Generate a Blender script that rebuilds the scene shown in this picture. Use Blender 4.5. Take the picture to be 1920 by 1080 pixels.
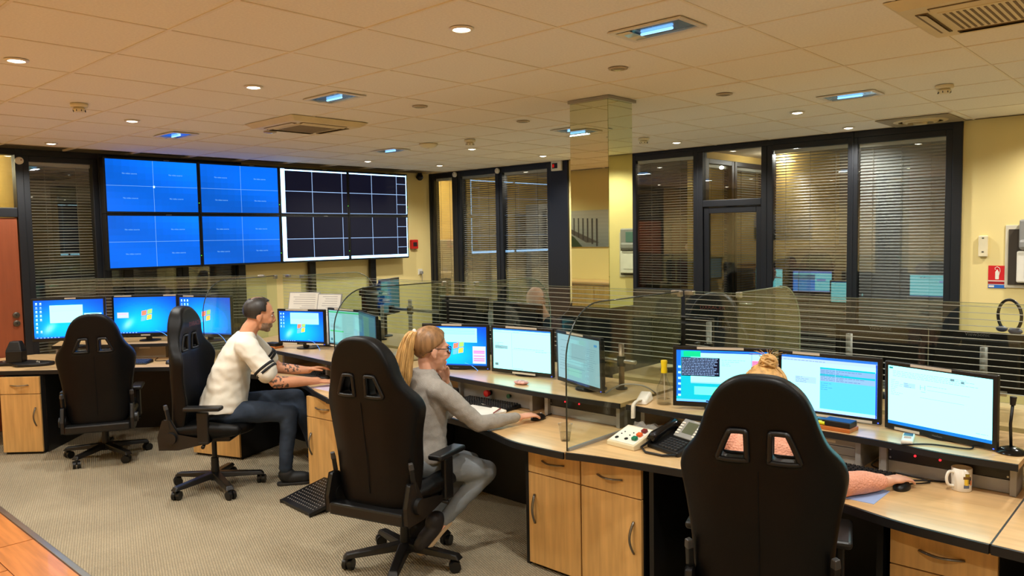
import bpy, bmesh, math, random
from mathutils import Vector as V, Matrix as Mx
random.seed(7)
D = bpy.data; C = bpy.context.scene.collection
for o in list(D.objects): D.objects.remove(o)
S = bpy.context.scene
R = math.radians
PI = math.pi
# ------------------------------------------------------------------ camera
EYE = V((0, 0, 1.8))
FPX = 1454.8
yaw, pit, rol = R(47.306), R(-3.866), R(-0.997)
fw = V((math.cos(pit)*math.sin(yaw), math.cos(pit)*math.cos(yaw), math.sin(pit)))
r0 = fw.cross(V((0, 0, 1))).normalized(); u0 = r0.cross(fw)
rt = r0*math.cos(rol) + u0*math.sin(rol); up = -r0*math.sin(rol) + u0*math.cos(rol)
cd = D.cameras.new('camera'); cam = D.objects.new('camera', cd); C.objects.link(cam)
cam.matrix_world = Mx(((rt.x, up.x, -fw.x, EYE.x), (rt.y, up.y, -fw.y, EYE.y), (rt.z, up.z, -fw.z, EYE.z), (0, 0, 0, 1)))
cd.sensor_width = 36; cd.lens = 36*FPX/1920; cd.clip_start = .05; cd.clip_end = 60
S.camera = cam
# ------------------------------------------------------------------ world, exposure
w = D.worlds.new('world'); S.world = w; w.use_nodes = True
w.node_tree.nodes['Background'].inputs[0].default_value = (.05, .045, .04, 1)
w.node_tree.nodes['Background'].inputs[1].default_value = .5
S.view_settings.view_transform = 'Standard'; S.view_settings.look = 'None'
S.view_settings.exposure = 0; S.view_settings.gamma = 1; S.view_settings.use_curve_mapping = False
CEIL = 2.715
SPOT_W = 94.0      # ceiling halogen
CFL_W = 3.0        # small cool ceiling fittings
WARM = (1.0, .98, .91)

# ------------------------------------------------------------------ materials
def lin(c):
    return tuple((x/255/12.92 if x/255 <= .04045 else ((x/255+.055)/1.055)**2.4) for x in c)
MATS = {}
def mat(name, rgb, rough=.5, metal=0, var=.06, vs=6, bump=0, bs=150, spec=.5, stretch=None, trans=0, coat=0, ior=1.45):
    if name in MATS: return MATS[name]
    m = D.materials.new(name); m.use_nodes = True; MATS[name] = m
    nt = m.node_tree; b = nt.nodes['Principled BSDF']; c = lin(rgb)
    tc = nt.nodes.new('ShaderNodeTexCoord')
    mp = nt.nodes.new('ShaderNodeMapping'); nt.links.new(tc.outputs['Object'], mp.inputs[0])
    if stretch: mp.inputs['Scale'].default_value = stretch
    n = nt.nodes.new('ShaderNodeTexNoise'); n.inputs['Scale'].default_value = vs; n.inputs['Detail'].default_value = 4
    nt.links.new(mp.outputs[0], n.inputs['Vector'])
    rp = nt.nodes.new('ShaderNodeValToRGB')
    rp.color_ramp.elements[0].position = .3; rp.color_ramp.elements[1].position = .7
    rp.color_ramp.elements[0].color = tuple(x*(1-var) for x in c)+(1,)
    rp.color_ramp.elements[1].color = tuple(min(1, x*(1+var)) for x in c)+(1,)
    nt.links.new(n.outputs['Fac'], rp.inputs[0]); nt.links.new(rp.outputs[0], b.inputs['Base Color'])
    b.inputs['Roughness'].default_value = rough; b.inputs['Metallic'].default_value = metal
    b.inputs['Specular IOR Level'].default_value = spec; b.inputs['IOR'].default_value = ior
    b.inputs['Transmission Weight'].default_value = trans; b.inputs['Coat Weight'].default_value = coat
    if bump:
        n2 = nt.nodes.new('ShaderNodeTexNoise'); n2.inputs['Scale'].default_value = bs; n2.inputs['Detail'].default_value = 3
        nt.links.new(mp.outputs[0], n2.inputs['Vector'])
        bp = nt.nodes.new('ShaderNodeBump'); bp.inputs['Strength'].default_value = bump; bp.inputs['Distance'].default_value = .004
        nt.links.new(n2.outputs['Fac'], bp.inputs['Height']); nt.links.new(bp.outputs[0], b.inputs['Normal'])
    return m
def emit(name, rgb, k=1.0):
    if name in MATS: return MATS[name]
    m = D.materials.new(name); m.use_nodes = True; MATS[name] = m; nt = m.node_tree
    nt.nodes.remove(nt.nodes['Principled BSDF'])
    e = nt.nodes.new('ShaderNodeEmission'); e.inputs[0].default_value = lin(rgb)+(1,); e.inputs[1].default_value = k
    nt.links.new(e.outputs[0], nt.nodes['Material Output'].inputs[0]); return m
def screen_mat(name, k=1.0, gloss=.06):
    # a lit display: picture colours from the face-colour attribute, a faint glossy cover
    if name in MATS: return MATS[name]
    m = D.materials.new(name); m.use_nodes = True; MATS[name] = m; nt = m.node_tree
    b = nt.nodes['Principled BSDF']; b.inputs['Base Color'].default_value = (.01, .01, .012, 1); b.inputs['Roughness'].default_value = .35
    b.inputs['Specular IOR Level'].default_value = .06
    a = nt.nodes.new('ShaderNodeAttribute'); a.attribute_name = 'Col'
    nt.links.new(a.outputs['Color'], b.inputs['Emission Color']); b.inputs['Emission Strength'].default_value = k
    return m
def glass_mat(name, tint=(1, 1, 1), ior=1.5, rough=0.0, k=1.0):
    # thin pane: fresnel mix of clear transparency and mirror reflection
    if name in MATS: return MATS[name]
    m = D.materials.new(name); m.use_nodes = True; MATS[name] = m; nt = m.node_tree
    nt.nodes.remove(nt.nodes['Principled BSDF'])
    lw = nt.nodes.new('ShaderNodeLayerWeight'); lw.inputs[0].default_value = .5
    pw = nt.nodes.new('ShaderNodeMath'); pw.operation = 'POWER'; pw.inputs[1].default_value = 5; nt.links.new(lw.outputs['Facing'], pw.inputs[0])
    f0 = ((ior-1)/(ior+1))**2*k
    mu = nt.nodes.new('ShaderNodeMath'); mu.operation = 'MULTIPLY_ADD'; mu.use_clamp = True
    mu.inputs[1].default_value = 1-f0; mu.inputs[2].default_value = f0; nt.links.new(pw.outputs[0], mu.inputs[0])
    t = nt.nodes.new('ShaderNodeBsdfTransparent'); t.inputs[0].default_value = tuple(tint)+(1,)
    g = nt.nodes.new('ShaderNodeBsdfGlossy'); g.inputs['Roughness'].default_value = rough
    mx = nt.nodes.new('ShaderNodeMixShader')
    nt.links.new(mu.outputs[0], mx.inputs[0]); nt.links.new(t.outputs[0], mx.inputs[1]); nt.links.new(g.outputs[0], mx.inputs[2])
    nt.links.new(mx.outputs[0], nt.nodes['Material Output'].inputs[0]); return m
def wood_mat(name, rgb, rough=.35, axis='z', var=.16):
    if name in MATS: return MATS[name]
    st = {'x': (.6, 9, 9), 'y': (9, .6, 9), 'z': (9, 9, .6)}[axis]
    return mat(name, rgb, rough=rough, var=var, vs=3.5, stretch=st, coat=.12)
def carpet_mat():
    m = mat('carpet', (172, 158, 132), rough=.95, var=.10, vs=2.2, spec=.1)
    nt = m.node_tree; b = nt.nodes['Principled BSDF']; tc = nt.nodes['Texture Coordinate']
    mp = nt.nodes.new('ShaderNodeMapping'); mp.inputs['Rotation'].default_value = (0, 0, R(20))
    nt.links.new(tc.outputs['Object'], mp.inputs[0])
    wv = nt.nodes.new('ShaderNodeTexWave'); wv.inputs['Scale'].default_value = 22; wv.inputs['Distortion'].default_value = 3.5
    wv.inputs['Detail'].default_value = 3; wv.inputs['Detail Scale'].default_value = 4
    nt.links.new(mp.outputs[0], wv.inputs['Vector'])
    vo = nt.nodes.new('ShaderNodeTexVoronoi'); vo.inputs['Scale'].default_value = 140; nt.links.new(tc.outputs['Object'], vo.inputs['Vector'])
    ad = nt.nodes.new('ShaderNodeMath'); ad.operation = 'ADD'; nt.links.new(wv.outputs['Fac'], ad.inputs[0]); nt.links.new(vo.outputs['Distance'], ad.inputs[1])
    bp = nt.nodes.new('ShaderNodeBump'); bp.inputs['Strength'].default_value = .7; bp.inputs['Distance'].default_value = .006
    nt.links.new(ad.outputs[0], bp.inputs['Height']); nt.links.new(bp.outputs[0], b.inputs['Normal'])
    mx = nt.nodes.new('ShaderNodeMixRGB'); mx.blend_type = 'MULTIPLY'; mx.inputs[0].default_value = .32
    old = b.inputs['Base Color'].links[0].from_socket
    nt.links.new(old, mx.inputs[1]); nt.links.new(wv.outputs['Fac'], mx.inputs[2]); nt.links.new(mx.outputs[0], b.inputs['Base Color'])
    return m
BLACK = lambda: mat('black_plastic', (13, 13, 14), .42, var=.1)
DARK = lambda: mat('dark_frame', (19, 21, 26), .45, var=.08)
YELLOW = lambda: mat('yellow_paint', (230, 208, 142), .8, var=.025, vs=1.5, bump=.08, bs=300)
BEECH = lambda: wood_mat('beech_front', (208, 162, 98), .38, 'z')
BEECHTOP = lambda: wood_mat('beech_top', (214, 176, 124), .3, 'y', .1)
GREY = lambda: mat('grey_metal', (150, 148, 144), .45, .3)
CHROME = lambda: mat('brushed_steel', (175, 172, 165), .28, .9)
WHITE = lambda: mat('white_plastic', (226, 220, 205), .45)
CREAM = lambda: mat('cream_plastic', (222, 208, 172), .5)

# ------------------------------------------------------------------ mesh helpers
class MB:
    def __init__(s): s.v = []; s.f = []; s.c = []
    def add(s, vs, fs, M=None, col=None):
        n = len(s.v)
        s.v += [tuple(M @ V(p)) for p in vs] if M is not None else [tuple(p) for p in vs]
        s.f += [tuple(i+n for i in f) for f in fs]; s.c += [col]*len(fs); return s
    def box(s, x0, x1, y0, y1, z0, z1, M=None):
        vs = [(x, y, z) for z in (z0, z1) for y in (y0, y1) for x in (x0, x1)]
        return s.add(vs, [(0, 2, 3, 1), (4, 5, 7, 6), (0, 1, 5, 4), (2, 6, 7, 3), (0, 4, 6, 2), (1, 3, 7, 5)], M)
    def cb(s, c, d, M=None):
        return s.box(c[0]-d[0]/2, c[0]+d[0]/2, c[1]-d[1]/2, c[1]+d[1]/2, c[2]-d[2]/2, c[2]+d[2]/2, M)
    def prism(s, poly, z0, z1, M=None):
        n = len(poly)
        a = sum(poly[i][0]*poly[(i+1) % n][1]-poly[(i+1) % n][0]*poly[i][1] for i in range(n))
        if a < 0: poly = poly[::-1]
        vs = [(p[0], p[1], z0) for p in poly]+[(p[0], p[1], z1) for p in poly]
        fs = [tuple(range(n))[::-1], tuple(range(n, 2*n))]+[(i, (i+1) % n, n+(i+1) % n, n+i) for i in range(n)]
        return s.add(vs, fs, M)
    def tube(s, pts, r, n=8, closed=False, M=None, flat=1.0):
        pts = [V(p) for p in pts]; m = len(pts)
        rs = r if isinstance(r, (list, tuple)) else [r]*m
        vs = []; nrm = None
        for i, p in enumerate(pts):
            if closed: t = pts[(i+1) % m]-pts[i-1]
            else: t = pts[min(i+1, m-1)]-pts[max(i-1, 0)]
            t = t.normalized() if t.length > 1e-9 else V((0, 0, 1))
            if nrm is None:
                nrm = t.cross(V((0, 0, 1)))
                if nrm.length < .05: nrm = t.cross(V((1, 0, 0)))
            nrm = (nrm-t*nrm.dot(t)).normalized(); b = t.cross(nrm)
            for k in range(n):
                a = 2*PI*k/n
                vs.append(p+(nrm*math.cos(a)+b*math.sin(a)*flat)*rs[i])
        fs = []
        for i in range(m if closed else m-1):
            j = (i+1) % m
            for k in range(n):
                l = (k+1) % n
                fs.append((i*n+k, i*n+l, j*n+l, j*n+k))
        if not closed: fs += [tuple(range(n))[::-1], tuple(range((m-1)*n, m*n))]
        return s.add(vs, fs, M)
    def cyl(s, p0, p1, r0, r1=None, n=16, M=None): return s.tube([p0, p1], [r0, r0 if r1 is None else r1], n, M=M)
    def lathe(s, prof, n=24, M=None):
        vs = [(r*math.cos(2*PI*k/n), r*math.sin(2*PI*k/n), z) for r, z in prof for k in range(n)]
        fs = [(i*n+k, i*n+(k+1) % n, (i+1)*n+(k+1) % n, (i+1)*n+k) for i in range(len(prof)-1) for k in range(n)]
        if prof[0][0] > 1e-6: fs.append(tuple(range(n))[::-1])
        if prof[-1][0] > 1e-6: fs.append(tuple(range((len(prof)-1)*n, len(prof)*n)))
        return s.add(vs, fs, M)
    def ell(s, c, r, n=16, M=None, rot=None):
        if not isinstance(r, (tuple, list)): r = (r, r, r)
        vs = [(0, 0, -1)]; h = n//2
        for i in range(1, h):
            a = -PI/2+PI*i/h
            vs += [(math.cos(a)*math.cos(2*PI*k/n), math.cos(a)*math.sin(2*PI*k/n), math.sin(a)) for k in range(n)]
        vs.append((0, 0, 1)); q = len(vs)-1
        fs = [(0, 1+(k+1) % n, 1+k) for k in range(n)]
        fs += [(1+i*n+k, 1+i*n+(k+1) % n, 1+(i+1)*n+(k+1) % n, 1+(i+1)*n+k) for i in range(h-2) for k in range(n)]
        fs += [(q, 1+(h-2)*n+k, 1+(h-2)*n+(k+1) % n) for k in range(n)]
        T = Mx.Translation(V(c)) @ (rot.to_4x4() if rot is not None else Mx.Identity(4)) @ Mx.Diagonal((r[0], r[1], r[2], 1))
        return s.add(vs, fs, T if M is None else M @ T)
    def chain(s, pts, n=12):           # sphere-swept limb: pts = (x, y, z, r)
        for a, b in zip(pts[:-1], pts[1:]): s.tube([a[:3], b[:3]], [a[3], b[3]], n)
        for a in pts: s.ell(a[:3], a[3], n)
        return s
    def rings(s, rs, n=24, M=None):    # horizontal elliptic rings: (cx, cy, z, rx, ry)
        vs = [(cx+rx*math.cos(2*PI*k/n), cy+ry*math.sin(2*PI*k/n), z) for cx, cy, z, rx, ry in rs for k in range(n)]
        fs = [(i*n+k, i*n+(k+1) % n, (i+1)*n+(k+1) % n, (i+1)*n+k) for i in range(len(rs)-1) for k in range(n)]
        fs += [tuple(range(n))[::-1], tuple(range((len(rs)-1)*n, len(rs)*n))]
        return s.add(vs, fs, M)
    def quad(s, a, b, c, d, col=None, M=None): return s.add([a, b, c, d], [(0, 1, 2, 3)], M, col)
    def mesh(s, name='m', smooth=False):
        me = D.meshes.new(name); me.from_pydata(s.v, [], s.f)
        if any(c is not None for c in s.c):
            at = me.color_attributes.new('Col', 'FLOAT_COLOR', 'CORNER'); i = 0
            for p, c in zip(me.polygons, s.c):
                c = c or (0, 0, 0)
                for q in p.loop_indices: at.data[q].color = tuple(c)+(1,)
        if smooth:
            for p in me.polygons: p.use_smooth = True
        me.update(); return me
    def build(s, name, m, parent=None, smooth=False, bevel=0, seg=2, world=False, auto=None):
        if world and parent is not None:
            I = parent_mx(parent).inverted(); s.v = [tuple(I @ V(p)) for p in s.v]
        return link(name, s.mesh(name, smooth), m, parent, bevel, seg, auto)
def parent_mx(o):
    M = Mx.Identity(4)
    while o is not None:
        M = Mx.LocRotScale(o.location, o.rotation_euler, o.scale) @ M; o = o.parent
    return M
def link(name, me, m=None, parent=None, bevel=0, seg=2, auto=None):
    o = D.objects.new(name, me); C.objects.link(o)
    if m is not None and len(me.materials) == 0: me.materials.append(m)
    if parent is not None: o.parent = parent
    if bevel:
        b = o.modifiers.new('bevel', 'BEVEL'); b.width = bevel; b.segments = seg; b.limit_method = 'ANGLE'; b.angle_limit = R(40)
    if auto: 
        for p in me.polygons: p.use_smooth = True
        e = o.modifiers.new('edges', 'EDGE_SPLIT'); e.split_angle = R(auto)
    return o
def tag(o, label, cat, group=None, kind=None):
    o['label'] = label; o['category'] = cat
    if group: o['group'] = group
    if kind: o['kind'] = kind
    return o
def thing(name, label, cat, loc=(0, 0, 0), rz=0, group=None):
    o = D.objects.new(name, None); C.objects.link(o); o.empty_display_size = .1
    o.location = loc; o.rotation_euler = (0, 0, rz)
    return tag(o, label, cat, group)
def struct(name, label=None):
    o = D.objects.new(name, None); C.objects.link(o); o['kind'] = 'structure'
    if label: o['label'] = label
    return o
def sset(o, label=None):
    o['kind'] = 'structure'
    if label: o['label'] = label
    return o
def dup(root, loc, rz, label, group=None):
    def cp(o, par):
        c = o.copy(); C.objects.link(c); c.parent = par
        for ch in o.children: cp(ch, c)
        return c
    r = cp(root, None); r.location = loc; r.rotation_euler = (0, 0, rz); r['label'] = label
    if group: r['group'] = group
    return r
TS = D.scenes.new('bake')          # scratch scene so that baking does not re-evaluate everything
def evaluated(o):
    TS.collection.objects.link(o)
    with bpy.context.temp_override(scene=TS, view_layer=TS.view_layers[0]): dg = bpy.context.evaluated_depsgraph_get()
    dg.update(); r = D.meshes.new_from_object(o.evaluated_get(dg)); D.objects.remove(o); return r
def baked(me, mods):
    o = D.objects.new('tmp', me)
    for t, kw in mods:
        m = o.modifiers.new(t, t)
        for k, v in kw.items(): setattr(m, k, v)
    return evaluated(o)
def remesh(mb, vox, it=4, fac=.5):
    me = baked(mb.mesh(), [('REMESH', dict(mode='VOXEL', voxel_size=vox)), ('SMOOTH', dict(factor=fac, iterations=it))])
    for p in me.polygons: p.use_smooth = True
    return me
def text_mesh(txt, size, align='CENTER', ext=0):
    cu = D.curves.new('t', 'FONT'); cu.body = txt; cu.size = size; cu.align_x = align; cu.align_y = 'CENTER'; cu.extrude = ext; cu.resolution_u = 2
    me = evaluated(D.objects.new('t', cu)); me.materials.clear(); return me
def at(px, py, axis, val):             # photo pixel -> point on the plane axis = val
    d = fw+rt*((px-960)/FPX)-up*((py-540)/FPX)
    return EYE+d*((val-EYE[axis])/d[axis])
def smooth_poly(pts, k=6, closed=True):
    out = []; n = len(pts)
    for i in range(n if closed else n-1):
        P = [pts[(i+j) % n] if closed else pts[min(max(i+j, 0), n-1)] for j in (-1, 0, 1, 2)]
        for q in range(k):
            t = q/k
            out.append(tuple(.5*((2*P[1][c])+(-P[0][c]+P[2][c])*t+(2*P[0][c]-5*P[1][c]+4*P[2][c]-P[3][c])*t*t+(-P[0][c]+3*P[1][c]-3*P[2][c]+P[3][c])*t**3) for c in range(len(pts[0]))))
    if not closed: out.append(tuple(pts[-1]))
    return out
def Tz(loc, rz=0): return Mx.Translation(V(loc)) @ Mx.Rotation(rz, 4, 'Z')
# ================================================================== SETTING
XR, YB, XF, YN = 7.6, 8.6, -.35, -3.2      # right wall, back wall, wall behind the camera, near side wall
fl = sset(MB().box(XF, 14, YN, 12.5, -.05, 0).build('floor', carpet_mat()), 'beige looped carpet floor')
# wooden floor along the wall at the lower left, with a metal threshold strip
pq = sset(MB().box(XF, 1.40, YN, YB, .0, .006).build('floor', mat('parquet_joint', (96, 52, 26), .5)), 'orange brown parquet strip beside the carpet')
pl = MB().box(-.115, .115, -.6, .6, 0, .006).mesh('plank')
for i in range(7):
    for j in range(9):
        x = 1.275-i*.235
        if x < XF+.12: continue
        o = link('plank', pl, wood_mat('parquet', (196, 124, 66), .28, 'y', .22), pq)
        o.location = (x, 8.0-j*1.21-(i % 3)*.4+.3, .0065)
        if o.location.y+.6 > YB or o.location.y-.6 < YN: D.objects.remove(o)
sset(MB().box(1.40, 1.437, YN, YB, 0, .012).build('trim_1', CHROME(), bevel=.004), 'metal threshold strip between carpet and parquet')
# ceiling: lay-in tiles on a tee grid
ce = sset(MB().box(XF, XR, YN, YB, CEIL+.03, CEIL+.06).build('ceiling', mat('ceiling_void', (120, 105, 80), .9)), 'suspended ceiling of square beige tiles')
tile_m = mat('ceiling_tile', (234, 225, 208), .95, var=.05, vs=90, bump=.25, bs=420)
tm = MB().box(-.296, .296, -.296, .296, 0, .02).mesh('tile')
gx = [.9326+.6*k for k in range(-2, 12)]; gy = [4.621-.6*k for k in range(-6, 14)]
for x in gx[:-1]:
    for y in gy:
        cx, cy = x+.3, y-.3
        if cx-.3 < XF-.3 or cx+.3 > XR+.1 or cy-.3 < YN-.1: continue
        o = link('tile', tm, tile_m, ce); o.location = (cx, cy, CEIL+.004+random.uniform(-.0012, .0012))
bar_m = mat('tee_bar', (230, 216, 190), .6)
for x in gx: 
    if XF < x < XR: MB().box(x-.007, x+.007, YN, YB, CEIL, CEIL+.02).build('runner', bar_m, ce)
for y in gy: MB().box(XF, XR, y-.007, y+.007, CEIL+.0005, CEIL+.02).build('runner', bar_m, ce)
# walls
wb = sset(MB().box(4.63, XR+.0, YB, YB+.12, 0, CEIL).box(-.35, 1.25, YB, YB+.12, 0, CEIL).build('wall_back', YELLOW()), 'yellow wall behind the video wall')
sset(MB().box(XR, XR+.12, YN, 1.70, 0, CEIL).build('wall_right', YELLOW()), 'yellow wall at the right edge')
sset(MB().box(XR, XR+.1, 5.12, 6.02, 0, CEIL).build('wall_right', YELLOW()), 'yellow wall section behind the mirrored pillar')
sset(MB().box(XF-.1, XF, YN, YB+.1, 0, CEIL).build('wall_front', YELLOW()), 'yellow wall seen in the mirrored pillar')
sset(MB().box(XF, XR, YN-.1, YN, 0, CEIL).build('wall_near', YELLOW()), 'yellow side wall out of view')

SLAT = {}
def slat_mat(kind):
    return {'g': mat('slat_grey', (150, 146, 138), .45, .1), 'w': mat('slat_pale', (196, 192, 184), .45, .1), 'd': mat('slat_dark', (112, 106, 96), .45, .1), 'm': mat('slat_mid', (116, 115, 113), .5, .1)}[kind]
PANE = lambda: glass_mat('window_pane', (.95, .97, .96), 1.55, 0, 2.0)
def window(n, axis, a0, a1, z0, z1, label, blind=None, tilt=25, pitch=.0285, fr=.055, cords=2, YB=YB):
    """axis 'x': wall plane x = XR (a = y); axis 'y': wall plane y = YB (a = x)."""
    w = struct('window_%d' % n, label)
    def bx(mb, a, b, d0, d1, zz0, zz1):
        return mb.box(XR+d0, XR+d1, a, b, zz0, zz1) if axis == 'x' else mb.box(a, b, YB+d0, YB+d1, zz0, zz1)
    f = MB(); bx(f, a0-fr, a0, -.02, .08, z0-fr, z1+fr); bx(f, a1, a1+fr, -.02, .08, z0-fr, z1+fr)
    bx(f, a0, a1, -.02, .08, z1, z1+fr); bx(f, a0, a1, -.02, .08, z0-fr, z0)
    f.build('window_frame', DARK(), w, bevel=.004)
    p = MB(); bx(p, a0, a1, .0, .004, z0, z1); p.build('pane', PANE(), w)
    if blind:
        s = MB(); k = 0; z = z1-.045; t = R(tilt); hw = .0125
        while z > z0+.02:
            dz, dd = hw*math.sin(t), hw*math.cos(t)
            if axis == 'x': s.quad((XR+.04-dd, a0+.008, z-dz), (XR+.04-dd, a1-.008, z-dz), (XR+.04+dd, a1-.008, z+dz), (XR+.04+dd, a0+.008, z+dz))
            else: s.quad((a0+.008, YB+.04-dd, z-dz), (a1-.008, YB+.04-dd, z-dz), (a1-.008, YB+.04+dd, z+dz), (a0+.008, YB+.04+dd, z+dz))
            z -= pitch
        o = s.build('blind_slats', slat_mat(blind), w); o['kind'] = 'stuff'
        h = MB(); bx(h, a0+.005, a1-.005, .024, .056, z1-.035, z1-.002); h.build('headrail', slat_mat('w'), w)
        for k in range(cords):
            a = a0+(a1-a0)*(k+.5)/cords
            c = MB(); bx(c, a-.0015, a+.0015, .024, .027, z0, z1-.03); c.build('ladder_cord', slat_mat('d'), w)
    return w
# right-hand glazed partition (wall plane x = XR)
window(1, 'x', 8.12, 8.50, .12, 2.64, 'narrow window beside the room corner with half open blinds', 'g', 8)
window(2, 'x', 7.27, 7.95, .12, 2.64, 'blind covered window left of the pair reflecting the video wall', 'g', 28)
window(3, 'x', 6.36, 7.14, .12, 2.64, 'blind covered window right of the pair reflecting the video wall', 'g', 28)
window(4, 'x', 4.29, 5.03, 1.17, 2.63, 'dark blind covered window right of the mirrored pillar', 'd', 20)
window(5, 'x', 2.66, 3.40, .12, 2.61, 'warm blind covered window right of the glazed door', 'd', 30, cords=3)
window(6, 'x', 1.83, 2.57, .12, 2.60, 'pale closed blind window next to the yellow wall', 'm', 58, cords=3)
tr = MB()
for a, b in ((8.555, 8.60), (8.005, 8.065), (7.195, 7.215), (6.02, 6.305), (5.085, 5.12), (2.625, 2.605), (1.70, 1.775)): tr.box(XR-.03, XR+.09, min(a, b), max(a, b), 0, CEIL)
for a, b, z in ((1.70, 2.63, 2.655), (2.6, 3.46, 2.665), (4.24, 5.12, 2.685), (6.02, 8.6, 2.695)): tr.box(XR-.02, XR+.09, a, b, z, CEIL)
tr.box(XR-.018, XR+.085, 3.40, 4.30, 2.66, CEIL).box(XR-.02, XR+.09, 1.7, 5.12, 0, .065).box(XR-.015, XR+.06, 4.24, 5.12, .06, 1.12).box(XR-.02, XR+.09, 6.02, 8.6, 0, .065)
sset(tr.build('trim_2', DARK(), bevel=.004), 'dark aluminium posts and head rail of the right partition')
# glazed door with transom
dr = struct('door_2', 'dark framed glazed door with a transom light above')
d = MB()
for a, b in ((4.175, 4.235), (3.455, 3.515)): d.box(XR-.025, XR+.075, a, b, 0, 2.66)
d.box(XR-.025, XR+.075, 3.515, 4.175, 2.07, 2.14)
d.build('door_frame', DARK(), dr, bevel=.005)
d = MB()
for a, b in ((4.11, 4.17), (3.52, 3.575)): d.box(XR-.005, XR+.04, a, b, .02, 2.065)
d.box(XR-.005, XR+.04, 3.575, 4.11, 2.0, 2.065).box(XR-.005, XR+.04, 3.575, 4.11, .02, .16)
d.build('leaf_frame', DARK(), dr, bevel=.004)
MB().box(XR+.012, XR+.018, 3.575, 4.11, .16, 2.0).build('pane', PANE(), dr)
MB().box(XR+.012, XR+.018, 3.515, 4.175, 2.14, 2.66).build('pane', PANE(), dr)
MB().tube([(XR-.005, 3.6, 1.05), (XR-.055, 3.6, 1.05), (XR-.055, 3.73, 1.05)], .01).build('handle', CHROME(), dr, smooth=True)
# back wall glazing (wall plane y = YB)
window(7, 'y', 2.42, 2.99, .3, 2.60, 'tall blind covered window left of the video wall', 'd', 22)
window(8, 'y', 3.13, 3.82, .3, 2.60, 'blind covered window half hidden behind the video wall', 'd', 22, cords=3)
window(9, 'y', 3.95, 4.50, .3, 2.60, 'blind covered window under the second column of screens', 'g', 30)
tr = MB()
for a, b in ((2.30, 2.365), (3.045, 3.075), (3.875, 3.895), (4.555, 4.63)): tr.box(a, b, YB-.03, YB+.09, 0, CEIL)
tr.box(1.25, 4.63, YB-.025, YB+.09, 2.655, CEIL).box(2.365, 4.63, YB-.02, YB+.09, 0, .245).box(1.25, 2.3, YB-.022, YB+.09, 2.06, 2.15).box(1.25, 1.32, YB-.02, YB+.09, 0, CEIL)
sset(tr.build('trim_3', DARK(), bevel=.004), 'dark aluminium posts and rails of the back partition')
dr = struct('door_1', 'orange brown door at the left edge with two round locks')
MB().box(1.32, 2.295, YB+.0, YB+.045, .01, 2.055).build('door_leaf', wood_mat('door_wood', (140, 72, 42), .42, 'z', .1), dr)
for z in (1.115, 1.035):
    l = MB().lathe([(.03, 0), (.03, .012), (.022, .016), (.014, .017), (.0, .017)], 20, Mx.Translation((2.24, YB, z)) @ Mx.Rotation(R(90), 4, 'X')).build('lock_rose', mat('lock_metal', (96, 88, 78), .35, .8), dr, auto=40)
    MB().box(2.237, 2.243, YB-.019, YB-.016, z-.008, z+.008).build('keyhole', BLACK(), l)
w10 = struct('window_10', 'clear fanlight over the orange door')
MB().box(1.32, 2.30, YB+.02, YB+.025, 2.15, 2.655).build('pane', PANE(), w10)

# rooms behind the glazing
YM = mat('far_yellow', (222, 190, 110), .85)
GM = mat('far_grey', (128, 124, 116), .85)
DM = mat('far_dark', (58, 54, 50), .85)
sset(MB().box(XR+.12, 14, YN, 12.5, CEIL, CEIL+.05).build('ceiling', mat('far_ceiling', (190, 172, 140), .9)), 'ceiling of the rooms behind the right partition')
sset(MB().box(XF, XR+.12, YB+.12, 12.5, CEIL, CEIL+.05).build('ceiling', MATS['far_ceiling']), 'ceiling of the room behind the back partition')
def far(a, b, c, d, m, lab, z=CEIL): sset(MB().box(a, b, c, d, 0, z).build('wall_far', m), lab)
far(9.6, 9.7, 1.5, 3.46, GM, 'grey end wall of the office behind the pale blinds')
far(7.7, 9.7, 3.46, 3.52, YM, 'yellow partition between office and passage')
far(7.7, 9.7, 1.40, 1.50, GM, 'side wall of the office behind the pale blinds')
far(7.7, 12, 4.37, 4.43, YM, 'olive lit partition beside the passage')
far(10.9, 11.0, 3.4, 4.3, YM, 'yellow end wall of the passage')
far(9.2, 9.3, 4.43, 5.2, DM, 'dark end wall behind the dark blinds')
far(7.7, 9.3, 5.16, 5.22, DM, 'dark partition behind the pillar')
far(10.0, 10.1, 5.22, 8.0, GM, 'grey end wall of the equipment room')
far(7.75, 10.0, 8.0, 8.06, YM, 'yellow partition beside the kitchenette')
far(9.7, 9.8, 8.06, 9.6, YM, 'yellow end wall of the kitchenette')
far(7.72, 9.8, 9.5, 9.6, YM, 'yellow side wall of the kitchenette')
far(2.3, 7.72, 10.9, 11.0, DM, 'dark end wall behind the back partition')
far(2.36, 2.40, 8.72, 11, YM, 'yellow partition behind the orange door')
far(.9, 2.36, 10.4, 10.5, YM, 'yellow wall seen through the fanlight')
far(3.9, 3.95, 8.72, 10.9, GM, 'grey partition behind the video wall')
window(11, 'y', 7.86, 8.40, .1, 2.56, 'inner blind window seen through the glazed door, nearer part', 'g', 40, YB=4.27)
window(12, 'y', 8.53, 9.3, .1, 2.56, 'inner blind window seen through the glazed door, farther part', 'g', 40, YB=4.27)
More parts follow.
